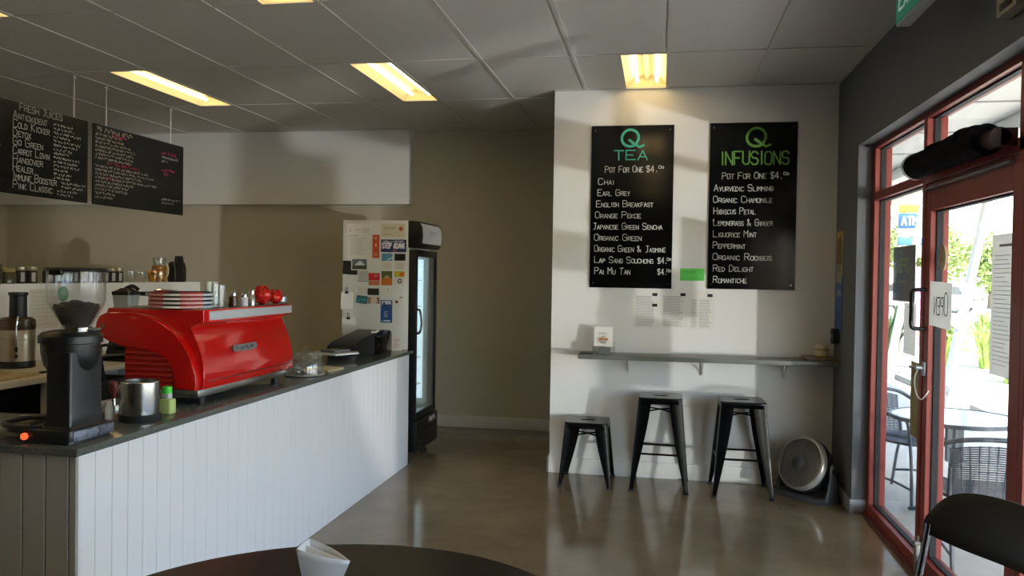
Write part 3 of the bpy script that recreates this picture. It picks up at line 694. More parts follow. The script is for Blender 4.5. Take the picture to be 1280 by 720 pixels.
# wall shelf
t = thing('wall_shelf', 'long narrow grey bar shelf fixed along the white wall under the menus', 'shelf', (.33, 6.05, .897))
bm = new(); box(bm, (-.577, 5.925, .897), (RW-.005, TW-.001, .931), .003); obj('shelf_board', bm, mat('shelf_grey', '6f736c', .35, noise=.1, nscale=20), t)
for x in (-.22, .32, .9):
    bm = new(); box(bm, (x-.008, TW-.016, .78), (x+.008, TW-.001, .897)); box(bm, (x-.008, 6.01, .885), (x+.008, TW-.001, .897)); tube(bm, [(x, 6.02, .888), (x, 6.075, .868), (x, 6.12, .84), (x, TW-.01, .79)], .006, 6); obj('bracket', bm, white_trim, t)
# leaflet holder
t = thing('leaflet_holder', 'clear stand full of white leaflets at the far end of the wall shelf', 'leaflet holder', (-.39, 6.03, .931))
bm = new()
for k in range(6): box(bm, (-.47+.004*k*.3, 6.035+.004*k, .945), (-.335, 6.0375+.004*k, 1.126-.003*(k % 3)), rot=Matrix.Rotation(-.12, 4, 'X'))
lf = obj('leaflets', bm, paper, t)
B = Board((-.47, 6.011, .95), (1, 0, 0), (0, .12, 1)); bm = new(); B.print_lines(bm, .035, .135, .07, 2, .008, .003); B.line(bm, [(.045, .088), (.095, .088)], .02, mi=1); B.line(bm, [(.06, .103), (.08, .112)], .006, mi=1); B.line(bm, [(.06, .065), (.083, .065)], .016); B.print_lines(bm, .05, .035, .05, 2, .008, .003)
obj('print', bm, [pale_ink, mat('brown_ink', 'a8785a')], lf)
bm = new(); box(bm, (-.478, 6.0, .931), (-.318, 6.075, .936)); box(bm, (-.478, 6.0, .936), (-.318, 6.003, .985)); box(bm, (-.478, 6.0, .936), (-.475, 6.07, 1.02)); box(bm, (-.321, 6.0, .936), (-.318, 6.07, 1.02)); obj('acrylic_stand', bm, jar_glass, t)
bm = new(); box(bm, (-.43, 5.958, .931), (-.345, 5.995, .985), .002, 1); tag(obj('card_box', bm, mat('card_grey', '5d6460', .5)), 'small dark grey card box standing in front of the leaflet stand', 'box')
bm = new(); box(bm, (-.572, 5.94, .931), (-.475, 6.10, .939), .001, 1, rot=Matrix.Rotation(.06, 4, 'Z')); tag(obj('notebook', bm, mat('notebook_black', '1d2126', .4)), 'flat dark notebook lying on the shelf end beside the leaflet stand', 'notebook')
# candle jar on magazines
for k, (c, lab) in enumerate((('6b5f52', 'bottom magazine of the small pile at the corner end of the shelf'), ('8d7f70', 'middle magazine of the small pile at the corner end of the shelf'), ('776a60', 'top magazine of the pile under the candle jar'))):
    bm = new(); z = .931+.0075*k; box(bm, (1.01, 5.95, z), (1.215, 6.16, z+.0073), .001, 1, rot=Matrix.Rotation((-.05, .05, -.10)[k], 4, 'Z')); tag(obj('magazine', bm, mat('magazine_%d' % k, c, .5, noise=.35, nscale=18)), lab, 'magazine', 'magazines under the candle jar')
t = thing('candle_jar', 'small yellow jar with a cream lid standing on the magazines by the corner', 'jar', (1.13, 6.03, .9535))
bm = new(); lathe(bm, [(.040, .9535), (.044, .958), (.045, 1.015), (.041, 1.02)], (1.13, 6.03, 0), 28); jb = obj('jar', bm, mat('candle_yellow', 'b09438', .2), t)
bm = new(); lathe(bm, [(.0452, .968), (.0458, .97), (.0458, 1.0), (.0452, 1.003)], (1.13, 6.03, 0), 28, cap=False); obj('label_band', bm, mat('candle_label', 'c9c49a', .6), jb)
bm = new(); lathe(bm, [(.046, 1.016), (.047, 1.019), (.047, 1.04), (.043, 1.044)], (1.13, 6.03, 0), 28); obj('lid', bm, mat('candle_lid', 'cfc8ac', .5), t)
# sockets
for i, x in enumerate((.865, 1.005)):
    t = thing('power_socket', ('white double power socket on the white wall beside the right bar stool', 'white double power socket on the white wall just above the floor fan')[i], 'socket', (x, TW, .26), 'power sockets low on the white wall')
    bm = new(); box(bm, (x-.058, TW-.012, .265), (x+.058, TW-.0005, .338), .004); obj('plate', bm, white_trim, t)
    bm = new()
    for q in (-.028, .028):
        for (dx, dz, a) in ((-.006, .006, .5), (.006, .006, -.5), (0, -.01, 0)): box(bm, (x+q+dx-.0015, TW-.0135, .295+dz-.005), (x+q+dx+.0015, TW-.0115, .295+dz+.005), rot=Matrix.Rotation(a, 4, 'Y'))
        box(bm, (x+q-.004, TW-.015, .318), (x+q+.004, TW-.0115, .329), mi=1)
    obj('pin_slots', bm, [black_rubber, white_trim], t)

# ================================================================== METAL STOOLS
def stool(h, name, label, cx, cy, foot, rails, rz=0):
    t = thing(name, label, 'stool', (cx, cy, 0), 'black metal stools under the wall shelf')
    s = .150; n = 18; R = .035; V = {}
    bm = new()
    for i in range(n+1):
        for j in range(n+1):
            x = -s+2*s*i/n; y = -s+2*s*j/n
            ax, ay = abs(x)-(s-R), abs(y)-(s-R)
            if ax > 0 and ay > 0:
                m = max(ax, ay); d = math.hypot(ax, ay); k = m/d
                x = math.copysign(s-R+ax*k, x); y = math.copysign(s-R+ay*k, y)
            e = min(s-abs(x), s-abs(y)); z = h-.004*min(1, e/.05) - .003*(1-min(1, e/.02))
            V[i, j] = bm.verts.new((cx+x, cy+y, z))
    for i in range(n):
        for j in range(n):
            if 6 <= i < 12 and 8 <= j < 10: continue
            bm.faces.new((V[i, j], V[i+1, j], V[i+1, j+1], V[i, j+1]))
    edge = [V[i, 0] for i in range(n)]+[V[n, j] for j in range(n)]+[V[i, n] for i in range(n, 0, -1)]+[V[0, j] for j in range(n, 0, -1)]
    prev = edge
    for (dz, k) in ((.006, 1.012), (.014, 1.02), (.045, 1.035)):
        cur = [bm.verts.new((cx+(v.co.x-cx)*k, cy+(v.co.y-cy)*k, h-dz)) for v in edge]
        for a in range(len(edge)):
            b = (a+1) % len(edge); bm.faces.new((prev[a], prev[b], cur[b], cur[a]))
        prev = cur
    st = obj('seat', bm, black_paint, t); md = st.modifiers.new('sol', 'SOLIDIFY'); md.thickness = .0025; md.offset = -1
    f = foot/2
    for sx in (-1, 1):
        for sy in (-1, 1):
            bm = new(); rings = []
            for k in range(8):
                q = k/7; z = (h-.012)*(1-q)+.012*q
                c = (.150*(1-q)+f*q); w = (.088*(1-q)+.026*q)*(1+.15*math.sin(PI*q)); th = .0035; r = .016*(1-q)+.008*q
                P = [(c-w, c), (c-r, c), (c-r*.3, c-r*.3), (c, c-r), (c, c-w), (c-th, c-w), (c-th, c-r), (c-th-r*.3, c-th-r*.3), (c-r, c-th), (c-w, c-th)]
                rings.append([(cx+sx*a, cy+sy*b, z) for a, b in P])
            ring_loft(bm, rings); lg = obj('leg', bm, black_paint, t)
            bm = new(); prism(bm, rrect(.034, .034, .008, 3, cx+sx*(f-.013), cy+sy*(f-.013)), 2, 0, .016, .002); obj('foot_cap', bm, black_rubber, lg)
    zb = h-.115; qb = .115/h; cb = (.150*(1-qb)+f*qb)-.012
    bm = new()
    for (sa) in (1, -1):
        P = smooth_path([(cx-cb, cy-sa*cb, zb), (cx-cb*.3, cy-sa*cb*.3, zb+.012), (cx+cb*.3, cy+sa*cb*.3, zb+.012), (cx+cb, cy+sa*cb, zb)], 5)
        tube(bm, P, .006, 6)
    obj('cross_brace', bm, black_paint, t)
    if rails:
        q = 1-rails/h; c = .150*(1-q)+f*q-.010
        for (a, b) in (((-c, -c), (c, -c)), ((c, -c), (c, c)), ((c, c), (-c, c)), ((-c, c), (-c, -c))):
            bm = new(); cyl(bm, (cx+a[0], cy+a[1], rails), (cx+b[0], cy+b[1], rails), .0075, seg=10); obj('foot_rail', bm, black_paint, t)
    t.rotation_euler = (0, 0, rz)
    return t
stool(.455, 'metal_stool', 'low black metal stool, the shortest of the three under the shelf', -.500, 5.955, .375, 0, -.02)
stool(.655, 'bar_stool', 'tall black metal bar stool standing in the middle between low stool and other bar stool', .020, 5.945, .405, .262, -.03)
stool(.655, 'bar_stool', 'tall black metal bar stool standing next to the floor fan', .578, 5.912, .405, .262, .015)

# ================================================================== FLOOR FAN
t = thing('floor_fan', 'dark grey round floor fan tilted up in the corner by the door', 'fan', (1.03, 5.87, 0))
fan_grey = mat('fan_grey', '4c5158', .4); grille_m = mat('grille_grey', '5a564f', .45); fan_dark = mat('fan_dark', '1b1d20', .5); fan_silver = mat('fan_silver', 'a9aaa8', .35, metal=.4)
N = Vector((-.70, -.62, .36)).normalized(); C0 = Vector((.985, 5.855, .235))
u = N.cross(Vector((0, 0, 1))).normalized(); v = u.cross(N)
def fp(x, y, d): return C0+u*x+v*y+N*d
bm = new(); lathe(bm, [(.160, -.03), (.183, -.02), (.188, .012), (.180, .026), (.168, .03), (.165, .0)], C0, 56, N); obj('rim', bm, fan_silver, t)
bm = new(); lathe(bm, [(.187, -.015), (.186, -.06), (.165, -.115), (.10, -.15), (.03, -.155)], C0, 48, N); obj('back_housing', bm, fan_dark, t)
bm = new()
for k in range(8):
    r = .055+.0155*k
    tube(bm, [fp(r*math.cos(a), r*math.sin(a), .032+.012*(1-r/.17)) for a in [2*PI*i/40 for i in range(40)]], .0019, 5, closed=True)
for k in range(54):
    a = 2*PI*k/54; tube(bm, [fp(.048*math.cos(a), .048*math.sin(a), .044), fp(.11*math.cos(a+.12), .11*math.sin(a+.12), .037), fp(.170*math.cos(a+.2), .170*math.sin(a+.2), .027)], .0011, 4)
gr = obj('front_grille', bm, grille_m, t)
bm = new(); lathe(bm, [(.05, .036), (.048, .046), (.03, .052), (.001, .053)], C0, 32, N); obj('centre_cap', bm, fan_grey, gr)
for k in range(5):
    bm = new(); a0 = 2*PI*k/5; rings = []
    for i in range(7):
        r = .03+.02*i; tw = .5-.04*i; w = .03+.055*math.sin(PI*(i+1)/8.5)
        rings.append([fp(r*math.cos(a0+s*w/r*1.0), r*math.sin(a0+s*w/r*1.0), -.03+s*w*tw) for s in (-.5, 0, .5)]+[fp(r*math.cos(a0+s*w/r), r*math.sin(a0+s*w/r), -.033+s*w*tw) for s in (.5, 0, -.5)])
    ring_loft(bm, rings); obj('blade', bm, fan_dark, t)
hx = Vector((u.x, u.y, 0)).normalized(); dn = Vector((N.x, N.y, 0)).normalized()
for s in (1, -1):
    bm = new(); c = Vector((C0.x, C0.y, 0))+hx*s*.205-dn*.05
    rings = []
    for z, w, th in ((.0, .17, .04), (.03, .15, .036), (.12, .085, .03), (.21, .06, .028), (.245, .045, .024), (.26, .02, .018)):
        rings.append([(c+dn*(w*.5*math.cos(a))+hx*(th*.5*math.sin(a))+Vector((0, 0, z))) for a in [2*PI*i/16 for i in range(16)]])
    ring_loft(bm, rings); obj('side_arm', bm, fan_grey, t)
    bm = new(); p = c+Vector((0, 0, .215)); cyl(bm, p+hx*s*.02, p-hx*s*.04, .02, seg=16); obj('tilt_knob', bm, fan_dark, t)
bm = new(); c = Vector((C0.x, C0.y, 0))-dn*.05
P = [(c+hx*x+dn*y) for x, y in rrect(.44, .25, .07, 6)]
ring_loft(bm, [[(p.x, p.y, z) for p in P] for z in (0, .02)]+[[(c.x+(p.x-c.x)*.95, c.y+(p.y-c.y)*.9, .035) for p in P]]); obj('base', bm, fan_grey, t)

# ================================================================== FRIDGE
t = thing('drinks_fridge', 'tall white glass-door drinks fridge covered in papers at the counter end', 'fridge', (-2.22, 6.56, 0))
fw = mat('fridge_white', 'cfd2cf', .35); fb = mat('fridge_black', '0e1014', .3); fin = mat('fridge_lining', 'd4e2e2', .4)
F0, F1, FB, FF = 6.25, 6.86, -2.523, -1.966
bm = new(); box(bm, (FB, F0, .06), (FF, F0+.03, 1.92), .004); obj('side_panel', bm, fw, t)
bm = new(); box(bm, (FB, F1-.03, .06), (FF, F1, 1.92), .004); obj('side_panel', bm, fw, t)
bm = new(); box(bm, (FB, F0+.03, .06), (FB+.03, F1-.03, 1.92)); box(bm, (FB+.03, F0+.03, 1.66), (FF, F1-.03, 1.92)); box(bm, (FB+.03, F0+.03, .06), (FF, F1-.03, .34)); obj('cabinet', bm, fin, t)
for z in (.55, .78, 1.0, 1.22, 1.44):
    bm = new(); 
    for k in range(14):
        x = FB+.05+k*.034; cyl(bm, (x, F0+.035, z), (x, F1-.035, z), .003, seg=6)
    for y in (F0+.04, F1-.04): cyl(bm, (FB+.04, y, z), (FF-.06, y, z), .004, seg=6)
    obj('wire_shelf', bm, fw, t)
bm = new(); box(bm, (-2.105, F1-.042, .42), (-2.015, F1-.031, 1.62), .003)
for k in range(58): box(bm, (-2.103, F1-.046, .44+k*.02), (-2.017, F1-.041, .45+k*.02))
obj('light_strip', bm, mat('fridge_light', 'e4f6ff', .5, emit=1.6), t)
bm = new(); box(bm, (FB+.10, F0+.10, 1.64), (FF-.08, F1-.10, 1.655)); obj('roof_lamp', bm, mat('fridge_lamp', 'e0f4ff', .5, emit=3), t)
d = None
bm = new()
for (y0, y1, z0, z1) in ((F0-.003, F0+.05, .325, 1.69), (F1-.045, F1+.003, .325, 1.69), (F0+.05, F1-.045, .325, .375), (F0+.05, F1-.045, 1.635, 1.69)): box(bm, (FF, y0, z0), (-1.905, y1, z1), .004)
d = obj('door', bm, fb, t)
bm = new(); box(bm, (-1.925, F0+.05, .375), (-1.915, F1-.045, 1.635)); obj('glass_pane', bm, clear_mat('fridge_glass', (.88, .93, .93), 1.8, .08, .02), d)
bm = new(); tube(bm, smooth_path([(-1.906, F0+.028, 1.02), (-1.88, F0+.035, 1.03), (-1.868, F0+.04, 1.10), (-1.88, F0+.035, 1.2), (-1.906, F0+.028, 1.21)], 5), .009); obj('door_handle', bm, fb, d)
bm = new(); prism(bm, [(FF-.01, 1.705), (-1.895, 1.705), (-1.868, 1.74), (-1.862, 1.80), (-1.868, 1.87), (-1.895, 1.915), (FF-.01, 1.92)], 1, F0-.002, F1+.004, .004)
s = obj('sign_box', bm, fb, t)
bm = new(); prism(bm, [(-1.886, 1.722), (-1.864, 1.745), (-1.858, 1.80), (-1.864, 1.868), (-1.886, 1.902), (-1.89, 1.902), (-1.87, 1.80), (-1.89, 1.722)], 1, F0+.03, F1-.025); sg = obj('sign_face', bm, mat('sign_white', 'c9cacc', .35), s)
B = Board((-1.862, F0+.06, 1.74), (0, 1, 0), (.02, 0, 1)); bm = new(); B.print_lines(bm, .16, .10, .2, 4, .018, .006); obj('sign_print', bm, pale_ink, sg)
bm = new(); box(bm, (FF, F0-.003, .07), (-1.885, F1+.006, .318), .006)
for k in range(7): box(bm, (-1.888, F0+.04, .09+k*.026), (-1.879, F1-.04, .104+k*.026), .002, 1)
k_ = obj('kick_grille', bm, fb, t)
bm = new(); box(bm, (-1.886, F0+.36, .262), (-1.8775, F0+.42, .30)); box(bm, (-1.886, F0+.46, .266), (-1.8775, F0+.51, .30)); obj('rating_label', bm, mat('label_dull', '8c8580', .6), k_)
for x in (FB+.05, FF-.03):
    for y in (F0+.05, F1-.05):
        bm = new(); cyl(bm, (x, y-.015, .03), (x, y+.015, .03), .03, seg=18); cyl(bm, (x, y, .05), (x, y, .075), .012); obj('wheel', bm, black_rubber, t)
# papers stuck on the fridge side
def fx(px): return FB+(px-429)*.00671
def fz(py): return 1.92-(py-275.5)*.00647
FP = mat('fridge_paper', 'd6d5cd', .7)
CARDS = []
def fcard(px0, py0, px1, py1, m, label, name='card', rot=0, lift=0, pr=None, cat='card'):
    x0, x1, z1, z0 = fx(px0), fx(px1), fz(py0), fz(py1); y = F0-.0008-lift
    x0 = max(x0, FB-.012)
    bm = new(); box(bm, (x0, y-.0012, z0), (x1, y, z1), rot=Matrix.Rotation(rot, 4, 'Y') if rot else None)
    o = tag(obj(name, bm, m), label, cat, 'papers stuck on the fridge side')
    if pr:
        B = Board((x0, y-.0014, z0), (1, 0, 0), (0, 0, 1)); bm = new(); ms = pr(B, bm, x1-x0, z1-z0); obj('print', bm, ms, o)
    return o
def c(h): return mat('card_'+h, h, .6)
def p_letter(B, bm, w, h):
    B.text(bm, 'A', .025, h-.06, .018, .004); B.line(bm, [(.07, h-.045), (.19, h-.045)], .004); B.line(bm, [(.13, h-.062), (.18, h-.062)], .003); B.line(bm, [(.02, h-.095), (.09, h-.095)], .005); B.print_lines(bm, .03, h-.115, .14, 10, .014, .0025, 0); return pale_ink
fcard(434, 280, 465, 323, FP, 'white letterhead sheet at the top corner of the fridge side', 'letter', pr=p_letter, cat='letter')
def p_sq(B, bm, w, h): B.line(bm, [(w*.5, h*.5), (w*.5, h*.62)], .008); B.print_lines(bm, w*.2, h*.9, w*.6, 3, .008, .002); B.print_lines(bm, w*.2, h*.2, w*.6, 3, .008, .002); return c('e6cfae')
fcard(466.3, 293.3, 475.2, 322, c('c4512a'), 'narrow orange flyer on the fridge beside the letterhead sheet', 'flyer', pr=p_sq, cat='flyer')
def p_dot(B, bm, w, h):
    ring_loft(bm, [[B.pt(w*.83+.017*math.cos(a), h*.62+.017*math.sin(a), .0008) for a in [2*PI*i/20 for i in range(20)]]], True); n = len(bm.faces); B.print_lines(bm, w*.12, h*.72, w*.5, 2, .012, .004, mi=1); B.print_lines(bm, w*.12, h*.25, w*.4, 2, .01, .002, mi=1); return [c('bf5a34'), c('8f8466')]
fcard(477, 279.5, 506.7, 296, c('cfc9b2'), 'cream card with an orange dot at the top of the fridge side', pr=p_dot)
def p_stop(B, bm, w, h): B.text(bm, 'STOP ADANI', w*.05, h*.30, h*.42, h*.075, caps=1, width=w*.9, jit=.03); B.scribble(bm, w*.1, h*.82, w*.8, h*.08, h*.03); B.line(bm, [(w*.5, h*.12), (w*.58, h*.12)], h*.12, mi=1); return [c('e8e6ea'), c('c94a50')]
fcard(477, 299, 508.5, 314.5, c('20305c'), 'navy sticker lettered STOP ADANI on the fridge side', 'sticker', pr=p_stop, cat='sticker')
def p_wave(B, bm, w, h): B.line(bm, [(w*.55, h*.12), (w*.8, h*.3), (w*.98, h*.42)], h*.16); return c('c8d8de')
fcard(478, 316.4, 491.5, 325.3, c('5692b4'), 'light blue card under the navy sticker', pr=p_wave)
fcard(494, 316.4, 507.5, 325, c('101012'), 'plain black card under the navy sticker, next to the black fridge edge')
def p_ring(B, bm, w, h): B.line(bm, [(w*.5+h*.28*math.cos(a), h*.5+h*.28*math.sin(a)) for a in [2*PI*i/16 for i in range(17)]], .0035); return c('c79a90')
fcard(478.5, 328, 491, 335.5, c('cfc9bb'), 'cream card with a faint ring just below the light blue card', pr=p_ring)
fcard(494.5, 327, 506.7, 335.5, c('d0c8c0'), 'pinkish white card with a ring just below the black card', pr=p_ring)
fcard(429.5, 326, 448, 343, c('15150f'), 'black flyer at the back edge of the fridge, behind the mountain postcard', 'flyer', rot=.05, cat='flyer')
def p_mtn(B, bm, w, h):
    def F(P, mi):
        f = bm.faces.new([bm.verts.new(B.pt(x*w, y*h, .0006+.0001*mi)) for x, y in P]); f.material_index = mi
    F([(.06, .08), (.94, .08), (.94, .92), (.06, .92)], 0); F([(.06, .08), (.94, .08), (.94, .42), (.06, .36)], 2); F([(.2, .40), (.5, .80), (.62, .72), (.85, .42)], 1); return [c('5c6a78'), c('c8ccd2'), c('3c4630')]
fcard(440, 322.5, 461, 337.5, FP, 'postcard of a snowy mountain on the fridge side', 'postcard', lift=.002, pr=p_mtn, cat='postcard')
def p_txt(B, bm, w, h): B.print_lines(bm, w*.12, h*.75, w*.7, 4, h*.17, .0025); return pale_ink
fcard(448.5, 338, 461.7, 349.5, c('b4b8b4'), 'pale grey card with print below the mountain postcard', pr=p_txt)
fcard(462, 340.7, 476, 350, c('c22028'), 'bright red card in the middle of the fridge side', pr=lambda B, bm, w, h: (B.print_lines(bm, w*.5, h*.75, w*.4, 2, h*.2, .004), c('e0b0b0'))[1])
fcard(462, 350.5, 476, 355.8, c('c0764a'), 'orange brown card directly below the bright red card')
def p_food(B, bm, w, h):
    f = bm.faces.new([bm.verts.new(B.pt(x*w, y*h, .0006)) for x, y in ((0, 0), (1, 0), (1, .46), (.6, .56), (.3, .5), (0, .42))]); f2 = bm.faces.new([bm.verts.new(B.pt(x*w, y*h, .0008)) for x, y in ((.2, .5), (.8, .5), (.62, .7), (.4, .68))]); f2.material_index = 1; return [c('c86f20'), c('b09a78')]
fcard(478, 338, 491.5, 355.5, c('5a6438'), 'green and orange picture card beside the bright red card', pr=p_food)
def p_yr(B, bm, w, h):
    ring_loft(bm, [[B.pt(w*.72+h*.4*math.cos(a), h*.45+h*.38*math.sin(a), .0006) for a in [2*PI*i/16 for i in range(16)]]], True); return c('d8642c')
fcard(494, 338, 507, 345.2, c('b9b62c'), 'yellow green card with an orange blob near the black fridge edge', pr=p_yr)
fcard(495, 346.5, 507, 355.5, FP, 'white card with a small dark ring below the yellow green card', pr=lambda B, bm, w, h: (B.line(bm, [(w*.5+h*.25*math.cos(a), h*.6+h*.25*math.sin(a)) for a in [2*PI*i/12 for i in range(13)]], .009), c('4a564e'))[1])
fcard(448.5, 350.6, 461.7, 357.6, FP, 'white card with a dark top line below the pale grey card', pr=lambda B, bm, w, h: (B.line(bm, [(0, h*.95), (w, h*.95)], .006), c('5c6c88'))[1])
fcard(461, 359.7, 475.2, 368, c('16170f'), 'black card below the orange brown card')
fcard(448.5, 359, 460.6, 366, c('c9c5bb'), 'blank off-white card left of the black card, above the teal one')
fcard(478.6, 358, 491.5, 367.6, FP, 'white card with a lilac mark above the blue poster', pr=lambda B, bm, w, h: (B.scribble(bm, w*.55, h*.65, w*.25, h*.15, .004), c('8c8cb8'))[1])
fcard(447, 369, 461, 378.6, c('2a6a72'), 'tilted teal card on the fridge side', rot=.10, pr=lambda B, bm, w, h: (B.line(bm, [(w*.2, h*.4), (w*.5, h*.55), (w*.85, h*.45)], .008), c('6fb0b0'))[1])
def p_flo(B, bm, w, h):
    for (x, y) in ((.1, .2), (.12, .8), (.9, .2), (.88, .8), (.08, .5), (.92, .5)): B.line(bm, [(w*x-.006, h*y), (w*x+.006, h*y)], .014)
    return c('8c5a50')
fcard(462, 370, 476, 379, c('d4c3b2'), 'cream card with brown flowers in its corners', rot=.02, pr=p_flo)
def p_blue(B, bm, w, h):
    def F(P, mi): f = bm.faces.new([bm.verts.new(B.pt(x*w, y*h, .0006+.0001*mi)) for x, y in P]); f.material_index = mi
    F([(.1, .72), (.9, .72), (.9, .97), (.1, .97)], 0); F([(.15, .80), (.3, .95), (.42, .80), (.75, .84), (.9, .78), (.9, .72), (.1, .72)], 1); B.text(bm, 'A', w*.15, h*.05, h*.07, .005); B.line(bm, [(w*.35, h*.08), (w*.8, h*.08)], .012); B.print_lines(bm, w*.3, h*.5, w*.35, 5, h*.06, .003); return [c('c2ccd6'), c('24446c')]
fcard(477.6, 374, 492, 401.8, c('1f4a88'), 'tall blue poster low on the fridge side', 'poster', pr=p_blue, cat='poster')
fcard(495.5, 369.5, 505.5, 378.5, FP, 'white card with two red marks right of the blue poster', pr=lambda B, bm, w, h: (B.line(bm, [(w*.15, h*.3), (w*.25, h*.3)], .02), B.line(bm, [(w*.6, h*.95), (w*.9, h*.95)], .006), c('5a2a2a'))[2])
for (a, b_, c_, d_, lab) in ((427.5, 365, 443.6, 386, 'upper white slip held by a clip at the back edge of the fridge'), (429.2, 397, 447, 417, 'lower white slip held by a clip at the back edge of the fridge')):
    o = fcard(a, b_, c_, d_, c('dad9d6'), lab, 'paper_slip', lift=.003, cat='paper')
    x = (fx(a)+fx(c_))/2; z = fz(b_); bm = new(); box(bm, (x-.018, F0-.012, z-.012), (x+.010, F0-.0045, z+.006), .002, 1); tube(bm, [(x-.01, F0-.008, z+.004), (x-.012, F0-.010, z+.04), (x+.004, F0-.010, z+.04), (x+.002, F0-.008, z+.004)], .0018, 5); obj('clip', bm, mat('clip_dark', '3a3c44', .4, metal=.5), o)

# ================================================================== BACK BENCH AND THE LEDGE BEHIND IT
t = thing('back_bench', 'cream topped back bench along the low white wall behind the counter', 'bench', (-3.65, 4.9, 0))
bm = new(); box(bm, (-3.998, 2.4, .868), (-3.325, 6.55, .90), .003); obj('worktop', bm, bench_cream, t)
for y in (2.42, 4.02, 5.5, 6.5):
    bm = new(); box(bm, (-3.40, y, 0), (-3.36, y+.035, .868), .002); obj('leg', bm, white_trim, t)
    bm = new(); box(bm, (-3.99, y, 0), (-3.95, y+.035, .868), .002); obj('leg', bm, white_trim, t)
bm = new(); box(bm, (-3.995, 2.43, .30), (-3.36, 6.5, .32)); obj('undershelf', bm, mat('shelf_dull', '8f8878', .5), t)
t = thing('storage_tub', 'grey brown open storage tub under the back bench', 'tub', (-3.55, 3.75, .32))
bm = new(); a = rrect(.44, .62, .03, 4, -3.58, 3.78); a2 = rrect(.41, .59, .03, 4, -3.58, 3.78); b_ = rrect(.40, .58, .03, 4, -3.58, 3.78)
ring_loft(bm, [[(x, y, .32) for x, y in b_], [(x, y, .66) for x, y in a], [(x, y, .66) for x, y in a2], [(x, y, .34) for x, y in b_]]); obj('body', bm, mat('tub_brown', '5f5a50', .5), t)
bm = new(); ring_loft(bm, [[(x, y, .650) for x, y in rrect(.455, .635, .03, 4, -3.58, 3.78)], [(x, y, .668) for x, y in rrect(.455, .635, .03, 4, -3.58, 3.78)], [(x, y, .668) for x, y in a2], [(x, y, .650) for x, y in a2]], cap=False); obj('rim', bm, mat('tub_rim', 'a8a08c', .5), t)
t = thing('bar_fridge', 'black under-bench box beside the storage tub', 'appliance', (-3.62, 4.7, .32))
bm = new(); box(bm, (-3.92, 4.15, .32), (-3.42, 4.85, .80), .01); obj('body', bm, black_plastic, t)
bm = new(); box(bm, (-3.42, 4.18, .35), (-3.40, 4.82, .77), .006); cyl(bm, (-3.39, 4.3, .5), (-3.39, 4.3, .66), .008); obj('door', bm, fan_dark, t)
# juicer
jx, jy = -3.80, 4.30
t = thing('juicer', 'brushed steel juicer with a black feed chute on the back bench', 'juicer', (jx, jy, .9))
bm = new(); lathe(bm, [(.098, .9), (.10, .905), (.10, .938), (.097, .942)], (jx, jy, 0), 36); obj('base', bm, black_plastic, t)
bm = new(); lathe(bm, [(.097, .94), (.099, 1.03), (.099, 1.068), (.096, 1.069), (.096, 1.073), (.099, 1.075), (.098, 1.13), (.094, 1.135)], (jx, jy, 0), 44); obj('body', bm, mat('juicer_steel', 'b3a995', .3, metal=.9), t)
bm = new(); lathe(bm, [(.099, 1.128), (.102, 1.14), (.100, 1.185), (.08, 1.20), (.05, 1.205)], (jx, jy, 0), 40); obj('lid', bm, mat('juicer_lid', '4a3b2c', .25), t)
bm = new(); lathe(bm, [(.05, 1.20), (.048, 1.21), (.046, 1.33), (.053, 1.335), (.053, 1.35), (.042, 1.352)], (jx+.008, jy, 0), 30); obj('feed_chute', bm, black_plastic, t)
bm = new(); box(bm, (jx+.062, jy-.088, 1.00), (jx+.078, jy-.078, 1.03), .003); box(bm, (jx+.062, jy-.088, .965), (jx+.078, jy-.078, .985), .003); obj('switch', bm, black_plastic, t)
bm = new(); tube(bm, smooth_path([(jx+.07, jy-.085, 1.03), (jx+.075, jy-.09, 1.15), (jx+.07, jy-.07, 1.205), (jx+.02, jy-.03, 1.215)], 5), .005); obj('latch', bm, chrome, t)
# cutting board, knife
bm = new(); prism(bm, [(-3.72, 3.55), (-3.38, 3.60), (-3.40, 4.02), (-3.70, 3.98)], 2, .90, .915, .004); tag(obj('cutting_board', bm, mat('board_wood', 'b59f74', .55, noise=.12, nscale=14)), 'wooden cutting board lying on the back bench in front of the juicer', 'cutting board')
bm = new(); box(bm, (-3.45, 4.06, .90), (-3.43, 4.20, .914), .004); k_ = tag(obj('knife', bm, black_plastic), 'black handled knife lying on the back bench edge', 'knife')
bm = new(); prism(bm, [(-3.452, 4.20), (-3.43, 4.20), (-3.432, 4.36), (-3.44, 4.37)], 2, .904, .9065); obj('blade', bm, steel, k_)
# blender
bx_, by_ = -3.45, 4.83
t = thing('blender', 'blender with a cloudy jug and black lid on the back bench behind the espresso machine', 'blender', (bx_, by_, .9))
bm = new(); ring_loft(bm, [[(x, y, z) for x, y in rrect(w, w, .02, 4, bx_, by_)] for z, w in ((.9, .19), (.93, .19), (1.04, .15), (1.09, .12))]); obj('motor_base', bm, black_plastic, t)
bm = new(); ring_loft(bm, [[(x, y, z) for x, y in rrect(w, w, .018, 4, bx_, by_)] for z, w in ((1.09, .085), (1.12, .09), (1.335, .128), (1.335, .122), (1.12, .084))]); jg = obj('jug', bm, clear_mat('cloudy_plastic', (.62, .68, .66), 1, .35, .2), t)
bm = new(); ring_loft(bm, [[(x, y, z) for x, y in rrect(w, w, .018, 4, bx_, by_)] for z, w in ((1.33, .132), (1.352, .134), (1.362, .09), (1.375, .06))]); tube(bm, smooth_path([(bx_-.01, by_, 1.37), (bx_+.03, by_+.02, 1.39), (bx_+.07, by_+.03, 1.365)], 4), .012); obj('lid', bm, black_plastic, t)
